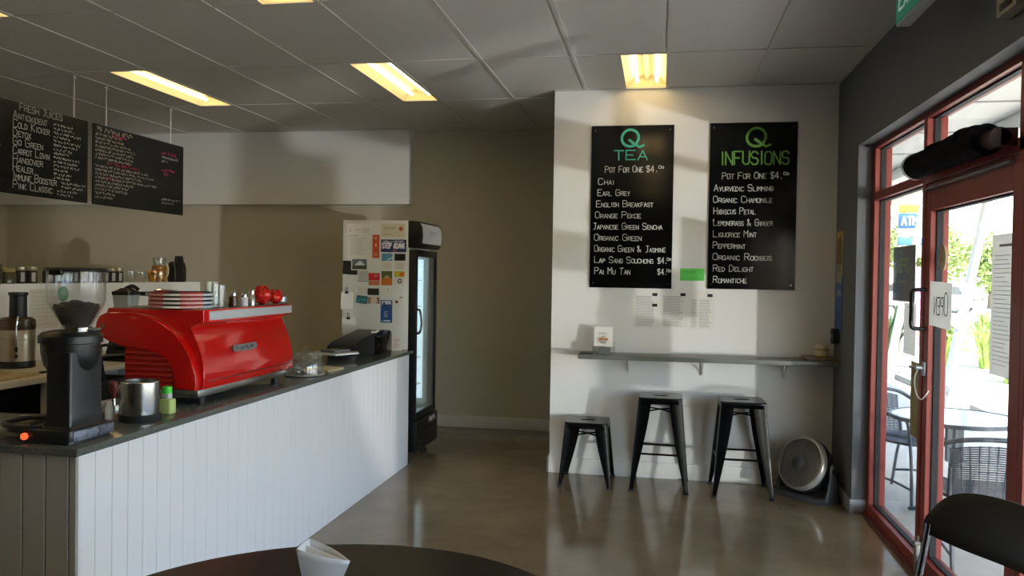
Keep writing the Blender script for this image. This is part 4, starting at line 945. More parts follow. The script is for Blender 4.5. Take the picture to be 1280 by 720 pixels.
# tap
t = thing('mixer_tap', 'chrome mixer tap rising from the back bench behind the striped dishes', 'tap', (-3.50, 5.22, .9))
bm = new(); cyl(bm, (-3.50, 5.22, .9), (-3.50, 5.22, .94), .028); cyl(bm, (-3.50, 5.22, .9), (-3.50, 5.22, 1.33), .013); tube(bm, smooth_path([(-3.50, 5.22, 1.32), (-3.50, 5.22, 1.345), (-3.46, 5.25, 1.35), (-3.38, 5.30, 1.34)], 5), .013); obj('spout', bm, chrome, t)
bm = new(); lathe(bm, [(.03, 1.315), (.042, 1.322), (.042, 1.338), (.03, 1.345)], (-3.53, 5.14, 0), 20); cyl(bm, (-3.53, 5.14, 1.33), (-3.50, 5.22, 1.33), .01); obj('lever', bm, black_gloss, t)
bm = new(); cyl(bm, (-4.0, 4.93, 1.325), (-3.998, 4.93, 1.325), .052, seg=30); tag(obj('round_sticker', bm, mat('sticker_green', '3f8f5c', .6)), 'round green sticker on the low white wall behind the bean hopper', 'sticker')
# pale note with handwriting on the divider
bm = new(); box(bm, (-4.0, 4.63, 1.10), (-3.9985, 4.88, 1.36)); g = tag(obj('pinned_note', bm, mat('note_cream', 'd5d0c2', .8)), 'pale handwritten note stuck on the low white wall beside the juicer', 'note')
B = Board((-3.9982, 4.63, 1.10), (0, 1, 0), (0, 0, 1)); bm = new()
for k in range(9): B.scribble(bm, .02, .232-.026*k, random.uniform(.12, .2), .009, .0016)
obj('handwriting', bm, pale_ink, g)
# jars on the ledge
LZ = 1.397; dark_spice = mat('dark_spice', '2a1c18', .6); jar_label = mat('jar_label', 'a9a4a6', .6); lid_silver = mat('lid_silver', 'b0a994', .35, metal=.6)
def spice_jar(y, label):
    x = -4.055; t = thing('spice_jar', label, 'jar', (x, y, LZ), 'spice jars on the ledge')
    bm = new(); lathe(bm, [(.032, LZ), (.036, LZ+.004), (.036, LZ+.078), (.031, LZ+.088)], (x, y, 0), 22); obj('jar', bm, dark_spice, t)
    bm = new(); ring_loft(bm, [[(x+.0366*math.cos(a), y+.0366*math.sin(a), z) for a in [-.75+.7*i/6 for i in range(7)]] for z in (LZ+.012, LZ+.072)], cap=False, close=False); obj('label', bm, jar_label, t)
    bm = new(); lathe(bm, [(.034, LZ+.084), (.036, LZ+.088), (.036, LZ+.106), (.033, LZ+.109)], (x, y, 0), 22); obj('lid', bm, lid_silver, t)
    return t
j0 = spice_jar(4.612, 'dark spice jar on the ledge, second jar from the photo edge')
j1 = dup(j0, (-4.055, 4.705, LZ), 0, 'dark spice jar on the ledge, last before the gap left of the bean hopper')
for k in range(10):
    y = 4.86+.080*k
    dup(j0, (-4.055, y, LZ), 0, 'dark spice jar in the row seen through and above the bean hopper' if k < 7 else ('dark spice jar just beyond the bean hopper lid', 'dark spice jar, last but one of the long ledge row', 'dark spice jar ending the long ledge row next to the clear glasses')[k-7], 'spice jars behind the bean hopper' if k < 7 else None)
t = thing('preserve_jar', 'squat glass jar of olive brown preserve at the photo edge of the ledge', 'jar', (-4.05, 4.50, LZ))
bm = new(); lathe(bm, [(.044, LZ), (.050, LZ+.006), (.050, LZ+.06), (.04, LZ+.075)], (-4.05, 4.50, 0), 24); obj('jar', bm, mat('olive_fill', '4e4a34', .15), t)
bm = new(); lathe(bm, [(.042, LZ+.072), (.046, LZ+.08), (.045, LZ+.096), (.03, LZ+.10)], (-4.05, 4.50, 0), 24); obj('lid', bm, mat('lid_yellow', '9c8f54', .5), t)
bm = new(); lathe(bm, [(.05, LZ), (.052, LZ+.004), (.052, LZ+.105), (.05, LZ+.108)], (-4.06, 4.395, 0), 24); 
t = tag(obj('canister', bm, mat('canister_dark', '4a4236', .5)), 'dull brown canister on the ledge just beyond the photo edge', 'canister')
bm = new(); lathe(bm, [(.054, LZ+.106), (.054, LZ+.122), (.05, LZ+.125)], (-4.06, 4.395, 0), 24); obj('lid', bm, mat('canister_lid', '5c4f38', .5), t)
for (y, r, h, lab) in ((5.72, .036, .088, 'small clear glass on the ledge right after the spice jars'), (5.845, .046, .082, 'wider clear glass on the ledge beside the gold filled pot')):
    bm = new(); lathe(bm, [(r*.8, LZ), (r*.95, LZ+h*.2), (r, LZ+h), (r*.93, LZ+h), (r*.86, LZ+h*.2), (r*.7, LZ+.008)], (-4.05, y, 0), 26); tag(obj('clear_glass', bm, jar_glass), lab, 'glass', 'clear glasses on the ledge')
gold = mat('gold_sweets', 'd08a1c', .25, metal=.35, noise=.35, nscale=60)
def heap(x, y, r, z0, z1, n):
    bm = new(); lathe(bm, [(r*.8, z0), (r*.9, z0+.01), (r*.88, z1-.02), (r*.4, z1)], (x, y, 0), 20)
    for k in range(n):
        a = random.uniform(0, 2*PI); z = random.uniform(z0+.01, z1-.012); sph(bm, (x+r*.82*math.cos(a), y+r*.82*math.sin(a), z), .014, 1, (1, 1, .8), .15)
    return bm
t = thing('gold_jug', 'glass jug with a handle filled with gold wrapped sweets on the ledge', 'jug', (-4.05, 6.09, LZ)); x, y = -4.05, 6.09
bm = new(); lathe(bm, [(.056, LZ), (.062, LZ+.02), (.060, LZ+.1), (.048, LZ+.15), (.054, LZ+.20), (.050, LZ+.20), (.044, LZ+.15), (.056, LZ+.1), (.05, LZ+.01)], (x, y, 0), 30); obj('jug', bm, jar_glass, t)
bm = new(); tube(bm, smooth_path([(x, y+.05, LZ+.15), (x, y+.10, LZ+.145), (x, y+.125, LZ+.11), (x, y+.11, LZ+.05), (x, y+.055, LZ+.03)], 6), .007); obj('handle', bm, mat('jug_handle', 'd9cfae', .2), t)
bm = heap(x, y, .055, LZ+.006, LZ+.14, 60); obj('sweets', bm, gold, t, smooth=25)
t = thing('gold_pot', 'small glass pot of gold wrapped sweets beside the jug on the ledge', 'pot', (-4.03, 5.985, LZ))
bm = new(); lathe(bm, [(.04, LZ), (.044, LZ+.01), (.045, LZ+.09), (.041, LZ+.09), (.04, LZ+.012)], (-4.03, 5.985, 0), 24); obj('pot', bm, jar_glass, t)
bm = heap(-4.03, 5.985, .042, LZ+.005, LZ+.098, 36); obj('sweets', bm, gold, t, smooth=25)
t = thing('coffee_bag', 'matt black coffee bag standing at the far end of the ledge', 'bag', (-4.05, 6.34, LZ))
bm = new(); x, y = -4.05, 6.34
ring_loft(bm, [[(x+a, y+b_, LZ+z) for a, b_ in rrect(d, w, .012, 3)] for z, d, w in ((0, .075, .155), (.03, .082, .165), (.12, .075, .172), (.165, .05, .17), (.172, .02, .16))])
ring_loft(bm, [[(x+a, y+.03+b_, LZ+z) for a, b_ in rrect(d, w, .006, 3)] for z, d, w in ((.16, .03, .105), (.19, .024, .105), (.222, .012, .102))]); obj('bag', bm, mat('bag_black', '0e1210', .5), t)
bm = new(); box(bm, (x+.039, y+.028, LZ+.085), (x+.0425, y+.046, LZ+.103)); obj('logo', bm, mat('bag_red', '7a2c30', .5), t)

# ================================================================== HANGING MENU BOARDS
BX = -4.2
def hanging(y0, y1, z0, z1, label, chains):
    t = thing('hanging_menu', label, 'menu board', (BX, (y0+y1)/2, z0), 'menu boards hung from the ceiling')
    bm = new(); box(bm, (BX-.006, y0, z0), (BX, y1, z1), .0015, 1); obj('panel', bm, mat('chalkboard', '0d0f0f', .3, spec=.5), t)
    for y in chains:
        bm = new(); n = int((CZ-z1)/.024)
        cyl(bm, (BX-.003, y, CZ-.022), (BX-.003, y, CZ-.004), .016, .004, 10)
        cyl(bm, (BX-.003, y, z1-.015), (BX-.003, y, CZ-.01), .0026, seg=6)
        for k in range(n):
            z = z1+.024*k+.012; tube(bm, [(BX-.003+(.005*math.cos(a) if k % 2 else 0), y+(0 if k % 2 else .005*math.cos(a)), z+.013*math.sin(a)) for a in [2*PI*i/8 for i in range(8)]], .0016, 4, closed=True)
        obj('chain', bm, white_trim, t)
    return t, Board((BX+.0002, y0, z0), (0, 1, 0), (0, 0, 1))
chalk_dim = mat('chalk_dim', 'a3a5a1', .9)
t, B = hanging(4.235, 5.425, 1.985, 2.595, 'hanging black chalk menu headed FRESH JUICES nearest the photo edge', (4.35, 5.28))
def ln(m, f, *a, **k): bm = new(); f(bm, *a, **k); obj('lettering', bm, m, t)
ln(chalk_dim, B.text, 'FRESH JUICES', .53, .560, .045, .006, width=.40, caps=.9)
items = [('ANTIOXIDENT', .31), ('COLD KICKER', .33), ('DETOX', .16), ('GO GREEN', .27), ('CARROT LOVIN', .33), ('HANGOVER', .27), ('HEALER', .18), ('IMMUNE BOOSTER', .40), ('PINK CLASSIC', .36)]
for i, (s_, wd) in enumerate(items):
    z = .497-.0575*i; ln(chalk_dim, B.text, s_, .475, z, .052, .005, width=wd, caps=.66)
    x = .915 if i == 7 else .875 if i == 8 else .84
    ln(chalk_dim, B.scribble, x, z+.018, random.uniform(.17, .28), .014, .0042); ln(chalk_dim, B.scribble, x, z-.010, random.uniform(.12, .24), .014, .0042)
for i in range(15):
    ln(chalk_dim, B.scribble, .03+.05*(i % 3 == 2), .53-.034*i, random.uniform(.22, .36), .017, .0045)
t, B = hanging(5.475, 6.66, 1.985, 2.595, 'hanging black chalk menu with white and pink writing, nearer the fridge', (5.63, 6.47))
ln(chalk_dim, B.scribble, .05, .558, .42, .03, .006)
for i in range(17):
    z = .525-.0295*i; L = (.34, .38, .46, .52, .50, .5, .48, .40, .72, .80, .62, .84, .50, .44, .42, .26, .22)[i]
    if i in (7, 11): ln(chalk_pink, B.scribble, .12+.04*(i == 7), z, .4 if i == 7 else .22, .018, .005)
    if i == 0: ln(chalk_pink, B.scribble, .22, z+.012, .17, .02, .006)
    if i == 7: continue
    ln(chalk_dim, B.scribble, .03, z, L*.9, .015, .0048)
for (z, L) in ((.50, .22), (.36, .20), (.325, .09)): ln(chalk_pink, B.scribble, .86+.03*(L < .1), z, L, .02, .005)
for (z, L) in ((.468, .24), (.435, .10), (.112, .27), (.08, .18)): ln(chalk_dim, B.scribble, .86, z, L, .014, .0045)

# ================================================================== ON THE CHARCOAL WALL
t = thing('exit_sign', 'green and white Exit sign box hung from the ceiling beside the charcoal wall', 'exit sign', (1.02, 3.64, 2.607))
bm = new(); box(bm, (.995, 3.44, 2.607), (1.053, 3.825, 2.80), .004); obj('casing', bm, mat('sign_casing', 'a5a8a8', .5), t)
bm = new()
for y in (3.52, 3.74): cyl(bm, (1.024, y, 2.795), (1.024, y, CZ), .008); cyl(bm, (1.024, y, CZ-.012), (1.024, y, CZ), .025)
obj('hanger', bm, white_trim, t)
bm = new(); box(bm, (.991, 3.45, 2.614), (.996, 3.815, 2.793), .001, 1); f_ = obj('face', bm, mat('exit_green', '1f8a70', .4, emit=.25), t)
cu = bpy.data.curves.new('exit', 'FONT'); cu.body = 'Exit'; cu.size = .15; cu.extrude = .0004; ob = bpy.data.objects.new('exit', cu); COL.objects.link(ob)
dg = bpy.context.evaluated_depsgraph_get(); me = bpy.data.meshes.new_from_object(ob.evaluated_get(dg)); bpy.data.objects.remove(ob)
bm = new(); bm.from_mesh(me)
for v in bm.verts: v.co = Vector((.9903, 3.785-v.co.x*1.0, 2.655+v.co.y*.9))
obj('lettering', bm, mat('exit_white', 'dfeee8', .5, emit=.3), f_, smooth=0)
t = thing('sensor_box', 'small beige box on the charcoal wall above the door, cut off by the photo edge', 'sensor', (1.2, 3.18, 2.42))
bm = new(); box(bm, (1.185, 3.08, 2.455), (RW-.001, 3.25, 2.555), .006); obj('casing', bm, mat('box_beige', 'a39d8c', .5), t)
bm = new(); box(bm, (1.18, 3.11, 2.47), (1.187, 3.21, 2.495), .003); obj('lens', bm, black_plastic, t)
bm = new(); cyl(bm, (1.255, 4.40, 2.075), (1.255, 3.50, 2.062), .062, seg=28)
R_ = random.Random(3)
for k in range(26):
    y = 3.60+k*.029; sph(bm, (1.255+R_.uniform(-.012, .01), y, 2.075+R_.uniform(0, .022)-(.01 if k > 17 else 0)), .058, 2, (1, 1.1, .85), .02)
t = thing('rolled_screen', 'dark rolled-up fly screen mounted across the top of the door', 'rolled screen', (1.255, 4.0, 2.0))
obj('roll', bm, mat('screen_fabric', '0d0d16', .85, spec=.1, bump=.3, bscale=200), t, smooth=60)
bm = new(); lathe(bm, [(.066, 0), (.068, .002), (.068, .012), (.06, .014)], (1.255, 4.402, 2.075), 30, (0, 1, 0)); obj('end_cap', bm, clear_mat('cap_clear', (.8, .8, .8), 2, .3, .1), t)
bm = new(); cyl(bm, (1.265, 3.52, 2.055), (1.265, 3.40, 2.055), .038, seg=22); box(bm, (1.265, 3.40, 2.02), (1.33, 3.43, 2.09), .004); obj('bracket', bm, mat('bracket_maroon', '3a1c20', .5), t)
bm = new(); box(bm, (1.28, 4.34, 2.03), (1.33, 4.37, 2.09), .004); obj('bracket', bm, mat('bracket_maroon', '3a1c20', .5), t)
bm = new(); box(bm, (1.305, 3.42, 1.958), (1.332, 4.47, 1.966), .001, 1); obj('bottom_rail', bm, alum, t)
for (z0, z1, y0, y1, col, lab, n) in ((1.535, 1.84, 5.93, 6.125, 'c0a23a', 'yellow poster with a photo on the charcoal wall by the corner', 0), (1.13, 1.525, 5.925, 6.13, '2c5f9c', 'tall blue poster hanging on the charcoal wall by the corner', 1)):
    bm = new(); box(bm, (RW-.004, y0, z0), (RW-.0005, y1, z1), .001, 1); g = tag(obj('wall_poster', bm, mat('poster_'+col, col, .5)), lab, 'poster', 'posters on the charcoal wall')
    B = Board((RW-.0042, y1, z0), (0, -1, 0), (0, 0, 1)); w, h = y1-y0, z1-z0; bm = new()
    if n == 0:
        B.line(bm, [(w*.5, h*.58), (w*.5, h*.42)], w*.75); B.line(bm, [(w*.5, h*.3), (w*.5, h*.04)], w*.9, d=.001, mi=1); B.print_lines(bm, w*.15, h*.26, w*.65, 4, h*.06, .006, mi=0); B.line(bm, [(w*.35, h*.75), (w*.65, h*.82)], w*.25, mi=0); ms = [mat('poster_brown', '6e5a30', .6), mat('poster_cream', '9c9a88', .6)]
    else:
        B.line(bm, [(w*.2, h*.66), (w*.38, h*.74), (w*.5, h*.66), (w*.65, h*.75), (w*.85, h*.66)], w*.13); B.print_lines(bm, w*.2, h*.4, w*.6, 5, h*.06, .006, mi=1); ms = [mat('poster_pale', '9aa9b8', .6), mat('poster_blue_ink', '24487a', .6)]
    obj('print', bm, ms, g)
t = thing('wall_reel', 'small dark round holder under the blue poster by the corner', 'holder', (1.21, 6.02, 1.05))
bm = new(); cyl(bm, (RW-.001, 6.03, 1.105), (RW-.045, 6.03, 1.105), .055, seg=28); obj('drum', bm, fan_dark, t)
bm = new(); cyl(bm, (RW-.044, 6.03, 1.105), (RW-.052, 6.03, 1.105), .02, seg=20); obj('hub', bm, alum, t)

# ================================================================== SIGNS ON THE GLASS
def glass_sheet(y0, y1, z0, z1, m, name, label, x=None, rot=0, cat='sign', th=.0015):
    x = GX0-.002 if x is None else x; bm = new(); box(bm, (x-th, y0, z0), (x, y1, z1), rot=Matrix.Rotation(rot, 4, 'X') if rot else None)
    return tag(obj(name, bm, m), label, cat), x
o, x = glass_sheet(4.08, 4.392, 1.277, 1.497, thin_paper, 'open_sign', 'white paper sign reading OPEN from outside, taped to the door beside its handle', 1.331, .03)
for xx in (x-.0036, x+.0002):
    B = Board((xx, 4.10, 1.29), (0, 1, 0), (0, 0, 1)); bm = new(); B.text(bm, 'OPEN', .03, .05, .105, .006, caps=.78, width=.20, jit=.03)
    obj('lettering', bm, ink, o)
o, x = glass_sheet(4.848, 5.272, 1.387, 1.696, paper_mat('sign_charcoal', '787d83', .4), 'cafe_sign', 'dark grey sign with green OPEN lettering hung in the side window', 1.390)
bm = new(); 
for (y0, y1, z0, z1) in ((4.843, 4.848, 1.38, 1.70), (5.272, 5.277, 1.38, 1.70), (4.843, 5.277, 1.38, 1.387), (4.843, 5.277, 1.696, 1.702)): box(bm, (1.3885, y0, z0), (1.3905, y1, z1))
obj('white_border', bm, paper, o)
sgm = paper_mat('sign_green', 'd2ff64', .5)
for xx in (1.3868, 1.3905):
    B = Board((xx, 4.87, 1.40), (0, 1, 0), (0, 0, 1)); bm = new(); B.text(bm, 'OPEN', .10, .15, .075, .008, caps=1, width=.23, jit=.03); B.scribble(bm, .12, .085, .18, .018, .004); obj('lettering', bm, sgm, o)
def poster_print(o, x, y1, z0, w, h, n, m=pale_ink):
    B = Board((x-.0018, y1, z0), (0, -1, 0), (0, 0, 1)); bm = new(); B.line(bm, [(w*.3, h*.92), (w*.75, h*.92)], h*.018); B.print_lines(bm, w*.1, h*.85, w*.8, n, h*.8/n, h*.0045, ragged=.5); obj('print', bm, m, o)
o, x = glass_sheet(3.465, 3.735, 1.115, 1.697, thin_paper, 'menu_sheet', 'long white menu sheet stuck on the door glass near its hinge side'); poster_print(o, x, 3.735, 1.115, .27, .582, 26)
o, x = glass_sheet(4.752, 4.972, 1.09, 1.376, thin_paper, 'hours_sheet', 'white printed sheet on the side window below the dark grey sign'); poster_print(o, x, 4.972, 1.09, .22, .286, 16)
o, x = glass_sheet(4.56, 4.815, .655, 1.06, mat('poster_khaki', 'a09a70', .7), 'window_poster', 'faded khaki poster on the side window beside the door lock', cat='poster'); poster_print(o, x, 4.815, .655, .255, .405, 8, mat('khaki_ink', '7d7852'))
bm = new(); ring_loft(bm, [[(xq, 4.345+.045*math.cos(a), 1.615+.06*math.sin(a)) for a in [2*PI*i/28 for i in range(28)]] for xq in (GX0-.004, GX0-.0015)]); o = tag(obj('oval_sticker', bm, mat('sticker_beige', 'b3a77c', .6)), 'oval beige sticker on the door glass above the OPEN sign', 'sticker')
B = Board((GX0-.0042, 4.38, 1.60), (0, -1, 0), (0, 0, 1)); bm = new(); B.scribble(bm, .02, .0, .035, .012, .003); obj('print', bm, ink, o)

# ================================================================== ROUND TABLE, NAPKIN, FOLDING CHAIR
tx, ty, tr = -.685, 1.564, .622
t = thing('round_table', 'round dark wood cafe table at the bottom of the photo', 'table', (tx, ty, 0))
bm = new(); lathe(bm, [(.02, .708), (tr-.012, .708), (tr, .716), (tr, .732), (tr-.008, .74), (tr-.05, .7405), (.02, .7405)], (tx, ty, 0), 96); obj('tabletop', bm, wood_dark, t)
bm = new(); cyl(bm, (tx, ty, .03), (tx, ty, .70), .038, seg=24); lathe(bm, [(.16, .69), (.16, .708), (.04, .708)], (tx, ty, 0), 30); obj('pedestal', bm, black_paint, t)
bm = new(); lathe(bm, [(.26, 0), (.27, .008), (.26, .02), (.06, .04), (.04, .05)], (tx, ty, 0), 48); obj('base', bm, black_paint, t)
# folded napkin sleeve
t = thing('paper_sleeve', 'white folded paper sleeve standing on the round table', 'paper sleeve', (-.79, 1.86, .741))
A0, B0, C0_ = Vector((-.832, 1.838, .7415)), Vector((-.832, 1.895, .7415)), Vector((-.748, 1.858, .7415))
A1, B1, C1 = Vector((-.847, 1.828, .834)), Vector((-.846, 1.900, .838)), Vector((-.719, 1.850, .808))
bm = new(); rings = []
for k in range(9):
    q = k/8; e = q*q*.55+q*.45
    a_, b_, c_ = A0.lerp(A1, e), B0.lerp(B1, e), C0_.lerp(C1, e)
    r_ = []
    for (p, q2, bul) in ((a_, c_, -.010), (c_, b_, .012), (b_, a_, -.003)):
        for i in range(6):
            u_ = i/6; x_ = p.lerp(q2, u_); x_.y += bul*math.sin(PI*u_)*(.4+.6*q) if abs(bul) > .005 else 0; x_.x += bul*math.sin(PI*u_) if abs(bul) < .005 else 0
            r_.append(x_)
    rings.append(r_)
ring_loft(bm, rings, cap=False); o = obj('sleeve', bm, mat('napkin_white', 'd9dbe2', .85), t, smooth=25); md = o.modifiers.new('sol', 'SOLIDIFY'); md.thickness = .0012
bm = new(); p, q = A1.lerp(B1, .5), C1.lerp(B1, .12)
ring_loft(bm, [[(p.x+.006, p.y, .75), (q.x-.02, q.y, .75), (q.x-.02, q.y+.003, .75), (p.x+.006, p.y+.003, .75)], [(p.x+.008, p.y, .832), (q.x-.006, q.y, .806), (q.x-.006, q.y+.003, .806), (p.x+.008, p.y+.003, .832)]]); obj('napkin', bm, paper, t)
# folding chair by the glass
t = thing('folding_chair', 'black folding chair with a chrome frame close to the door', 'chair', (.75, 2.48, 0))
chx, chy, chr_ = .75, 2.48, 3.60      # seat centre, facing
cf, sf = math.cos(chr_), math.sin(chr_)
def ch(f, s, z): return (chx+f*cf-s*sf, chy+f*sf+s*cf, z)      # f: forwards, s: to the chair's left
W2 = .225; dark_chrome = mat('dark_chrome', '6a6c70', .12, metal=1)
for s in (-1, 1):
    bm = new(); tube(bm, smooth_path([ch(-.228, s*W2, .73), ch(-.215, s*W2, .66), ch(-.16, s*W2, .47), ch(.0, s*W2, .24), ch(.20, s*W2, .012)], 6), .011, 12); obj('front_leg', bm, dark_chrome, t)
    bm = new(); tube(bm, smooth_path([ch(.15, s*(W2-.03), .43), ch(-.02, s*(W2-.03), .25), ch(-.24, s*(W2-.03), .012)], 6), .010, 12); obj('rear_leg', bm, chrome, t)
    bm = new(); cyl(bm, ch(.20, s*W2, 0), ch(.198, s*W2, .03), .014); cyl(bm, ch(-.24, s*(W2-.03), 0), ch(-.238, s*(W2-.03), .03), .014); obj('foot_cap', bm, black_rubber, t)
bm = new(); tube(bm, [ch(.15, -.19, .06), ch(.15, .19, .06)], .008); tube(bm, [ch(-.20, -.185, .06), ch(-.20, .185, .06)], .008); obj('stretcher', bm, chrome, t)
bm = new(); rings = []
for z, k in ((.425, .96), (.432, 1), (.455, 1), (.463, .94)): rings.append([ch(x*k, y*k, z) for x, y in rrect(.38, .38, .06, 6)])
ring_loft(bm, rings); obj('seat', bm, black_plastic, t)
bm = new(); rings = []; n = 24
for i in range(n+1):
    q = -1+2*i/n; s = q*(W2+.012); bow = -.060*(1-q*q); ez = (1-abs(q)**5)
    zt = .838+.02*(1-q*q)-.085*(abs(q)**6); zb = .668+.03*abs(q)**3-.0*(1-q*q); th = .013
    zm = (zt+zb)/2; hh = (zt-zb)/2
    ringp = []
    for k in range(14):
        a = 2*PI*k/14; zz = zm+hh*math.copysign(abs(math.sin(a))**.7, math.sin(a)); ringp.append(ch(-.235+bow+th*math.cos(a)-(zz-.75)*.12, s, zz))
    rings.append(ringp)
ring_loft(bm, rings); obj('backrest', bm, mat('chair_vinyl', '0c0d0c', .45), t)

# ================================================================== OUTSIDE: CAFE TABLE AND WOVEN CHAIRS
rattan = mat('woven_grey', '4a4f58', .55); tube_m = mat('chair_tube_grey', '5a5f66', .4, metal=.3)
ox, oy = 1.95, 5.87
t = thing('outdoor_table', 'round grey cafe table with a pale top on the pavement outside the door', 'table', (ox, oy, G0))
bm = new(); lathe(bm, [(.02, .585), (.385, .585), (.385, .6005), (.02, .6005)], (ox, oy, 0), 64); obj('tabletop', bm, mat('table_pale', 'b9c0c4', .15), t)
bm = new(); lathe(bm, [(.384, .575), (.400, .578), (.402, .602), (.384, .604)], (ox, oy, 0), 64, cap=False); lathe(bm, [(.384, .575), (.384, .604)], (ox, oy, 0), 64, cap=False); obj('rim', bm, tube_m, t)
bm = new(); cyl(bm, (ox, oy, G0+.02), (ox, oy, .585), .032, seg=20); prism(bm, [(oy-.025, .585), (oy+.025, .585), (oy+.025, .30), (oy-.025, .30)], 0, ox-.05, ox+.05); lathe(bm, [(.16, .57), (.16, .585), (.04, .585)], (ox, oy, 0), 28); obj('pedestal', bm, tube_m, t)
bm = new(); 
for k in range(4):
    a = PI/4+k*PI/2; tube(bm, [(ox, oy, G0+.06), (ox+.15*math.cos(a), oy+.15*math.sin(a), G0+.05), (ox+.30*math.cos(a), oy+.30*math.sin(a), G0+.014)], .014)
obj('foot', bm, tube_m, t)
def woven_chair(label, cx, cy, ang):
    t = thing('woven_chair', label, 'chair', (cx, cy, G0), 'woven cafe chairs outside')
    def p(f, s, z): return (cx+f, cy+s, G0+z)
    for s in (-1, 1):
        bm = new(); tube(bm, smooth_path([p(.23, s*.245, 0), p(.225, s*.25, .30), p(.20, s*.262, .58), p(.15, s*.27, .625)], 5), .0115, 10); obj('leg', bm, tube_m, t)
        bm = new(); tube(bm, smooth_path([p(-.27, s*.20, 0), p(-.235, s*.205, .25), p(-.205, s*.21, .42), p(-.235, s*.215, .60)], 5), .0115, 10); obj('leg', bm, tube_m, t)
        bm = new(); tube(bm, smooth_path([p(.225, s*.25, .12), p(.0, s*.235, .155), p(-.25, s*.203, .12)], 5), .009, 8); obj('side_bar', bm, tube_m, t)
    top = smooth_path([p(.15, .27, .625), p(0, .285, .645), p(-.14, .275, .675), p(-.235, .20, .74), p(-.27, 0, .765), p(-.235, -.20, .74), p(-.14, -.275, .675), p(0, -.285, .645), p(.15, -.27, .625)], 6)
    bm = new(); tube(bm, top, .013, 10); obj('arm_rail', bm, tube_m, t)
    bm = new(); tube(bm, [p(*q, .43) for q in rrect(.44, .45, .08, 6, .0, .0)], .011, 8, closed=True); obj('seat_frame', bm, tube_m, t)
    bm = new()
    for k in range(30):
        x = -.205+.41*k/29; w = .215 if abs(x) < .16 else .215-.5*(abs(x)-.16); tube(bm, [p(x, -w, .432), p(x, 0, .422), p(x, w, .432)], .0055, 5)
    for k in range(9):
        s = -.19+.38*k/8; tube(bm, [p(-.205, s, .428), p(.205, s, .428)], .004, 4)
    obj('woven_seat', bm, rattan, t)
    bm = new()
    def bk(a, q):      # a: -1..1 across, q: 0..1 up
        w = (.195+.035*q); s = a*w; f = -.205-.055*q-.035*(1-a*a); z = .435+(.30-.03*a*a)*q
        return p(f, s, z)
    for k in range(24): tube(bm, [bk(a, (k+.5)/24) for a in (-1, -.66, -.33, 0, .33, .66, 1)], .0048, 5)
    for k in range(11): tube(bm, [bk(-.97+1.94*k/10, q) for q in (0, .33, .66, 1)], .0042, 4)
    obj('woven_back', bm, rattan, t)
    t.rotation_euler = (0, 0, ang)
    return t
w1 = woven_chair('grey woven cafe chair outside the side window, facing the outdoor table', 1.83, 6.50, math.radians(-52))
dup(w1, (1.80, 4.96, G0), math.radians(84), 'grey woven cafe chair outside the door, its back towards the room')
dup(w1, (2.72, 5.75, G0), math.radians(185), 'grey woven cafe chair across the outdoor table, partly hidden by the door frame')

# sail posts
pole_m = mat('post_white', 'cfcfcf', .45)
def sail_post(x, y, dx, dy, H, r, label):
    z0 = G0 if x < 3.95 else G0-.03
    t = thing('sail_post', label, 'post', (x, y, z0), 'leaning white posts outside')
    bm = new(); cyl(bm, (x, y, z0+.16), (x+dx, y+dy, z0+H), r, seg=22); obj('tube', bm, pole_m, t)
    bm = new(); box(bm, (x-.16, y-.13, z0), (x+.16, y+.13, z0+.02), .004); obj('base_plate', bm, mat('post_base', 'a9a9a6', .5), t)
    bm = new()
    for s in (-1, 1): prism(bm, [(x-.14, z0+.02), (x+.14, z0+.02), (x+.055, z0+.27), (x-.03, z0+.27)], 1, y+s*.075-.012, y+s*.075+.012)
    cyl(bm, (x+.01, y-.1, z0+.19), (x+.01, y+.1, z0+.19), .022); obj('bracket', bm, mat('post_base', 'a9a9a6'), t)
sail_post(3.60, 11.2, .62, .0, 3.6, .058, 'leaning white sail post seen through the door glass')
sail_post(3.70, 14.2, .62, .0, 3.6, .062, 'leaning white sail post farther off, seen through the side window')

# plants
def clump(x, y, h, n, spread, m, label, group=None, w=.03, z0=G0+.0):
    t = thing('strap_leaf_plant', label, 'plant', (x, y, z0), group)
    R = random.Random(int(x*100+y*37)); bm = new()
    for k in range(n):
        a = R.uniform(0, 2*PI); L = h*R.uniform(.65, 1.1); o_ = spread*R.uniform(.25, 1.0); r0 = R.uniform(0, .12)
        pts = [(r0, 0), (r0+o_*.18, L*.45), (r0+o_*.5, L*.82), (r0+o_*.85, L*.86*R.uniform(.85, 1.1)), (r0+o_*1.1, L*.65)]
        ww = w*R.uniform(.7, 1.2); prev = None
        for i, (rr_, zz) in enumerate(pts):
            k_ = (1, 1, .85, .55, .08)[i]*ww; c_ = Vector((x+rr_*math.cos(a), y+rr_*math.sin(a), z0+zz)); sd = Vector((-math.sin(a), math.cos(a), .15))*k_
            cur = (bm.verts.new(c_-sd), bm.verts.new(c_+Vector((0, 0, -k_*.25))), bm.verts.new(c_+sd))
            if prev:
                for j in (0, 1): bm.faces.new((prev[j], prev[j+1], cur[j+1], cur[j]))
            prev = cur
    obj('leaves', bm, m, t, smooth=0)
    bm = new(); sph(bm, (x, y, z0+.03), .13, 2, (1, 1, .6), .1); obj('base_tuft', bm, m, t)
leaf_a = mat('leaf_bright', '8fae4a', .5, noise=.3, nscale=3); leaf_b = mat('leaf_dark', '4c6a3a', .5, noise=.3, nscale=3)
gz = G0+.02
clump(4.47, 14.1, 1.0, 95, .5, leaf_a, 'bright green strap leaf plant seen through the door, right of the OPEN sign', 'strap leaf plants in the garden bed', z0=gz)
clump(5.45, 13.9, .95, 80, .5, leaf_a, 'bright green strap leaf plant just behind the leaning post base', 'strap leaf plants in the garden bed', z0=gz)
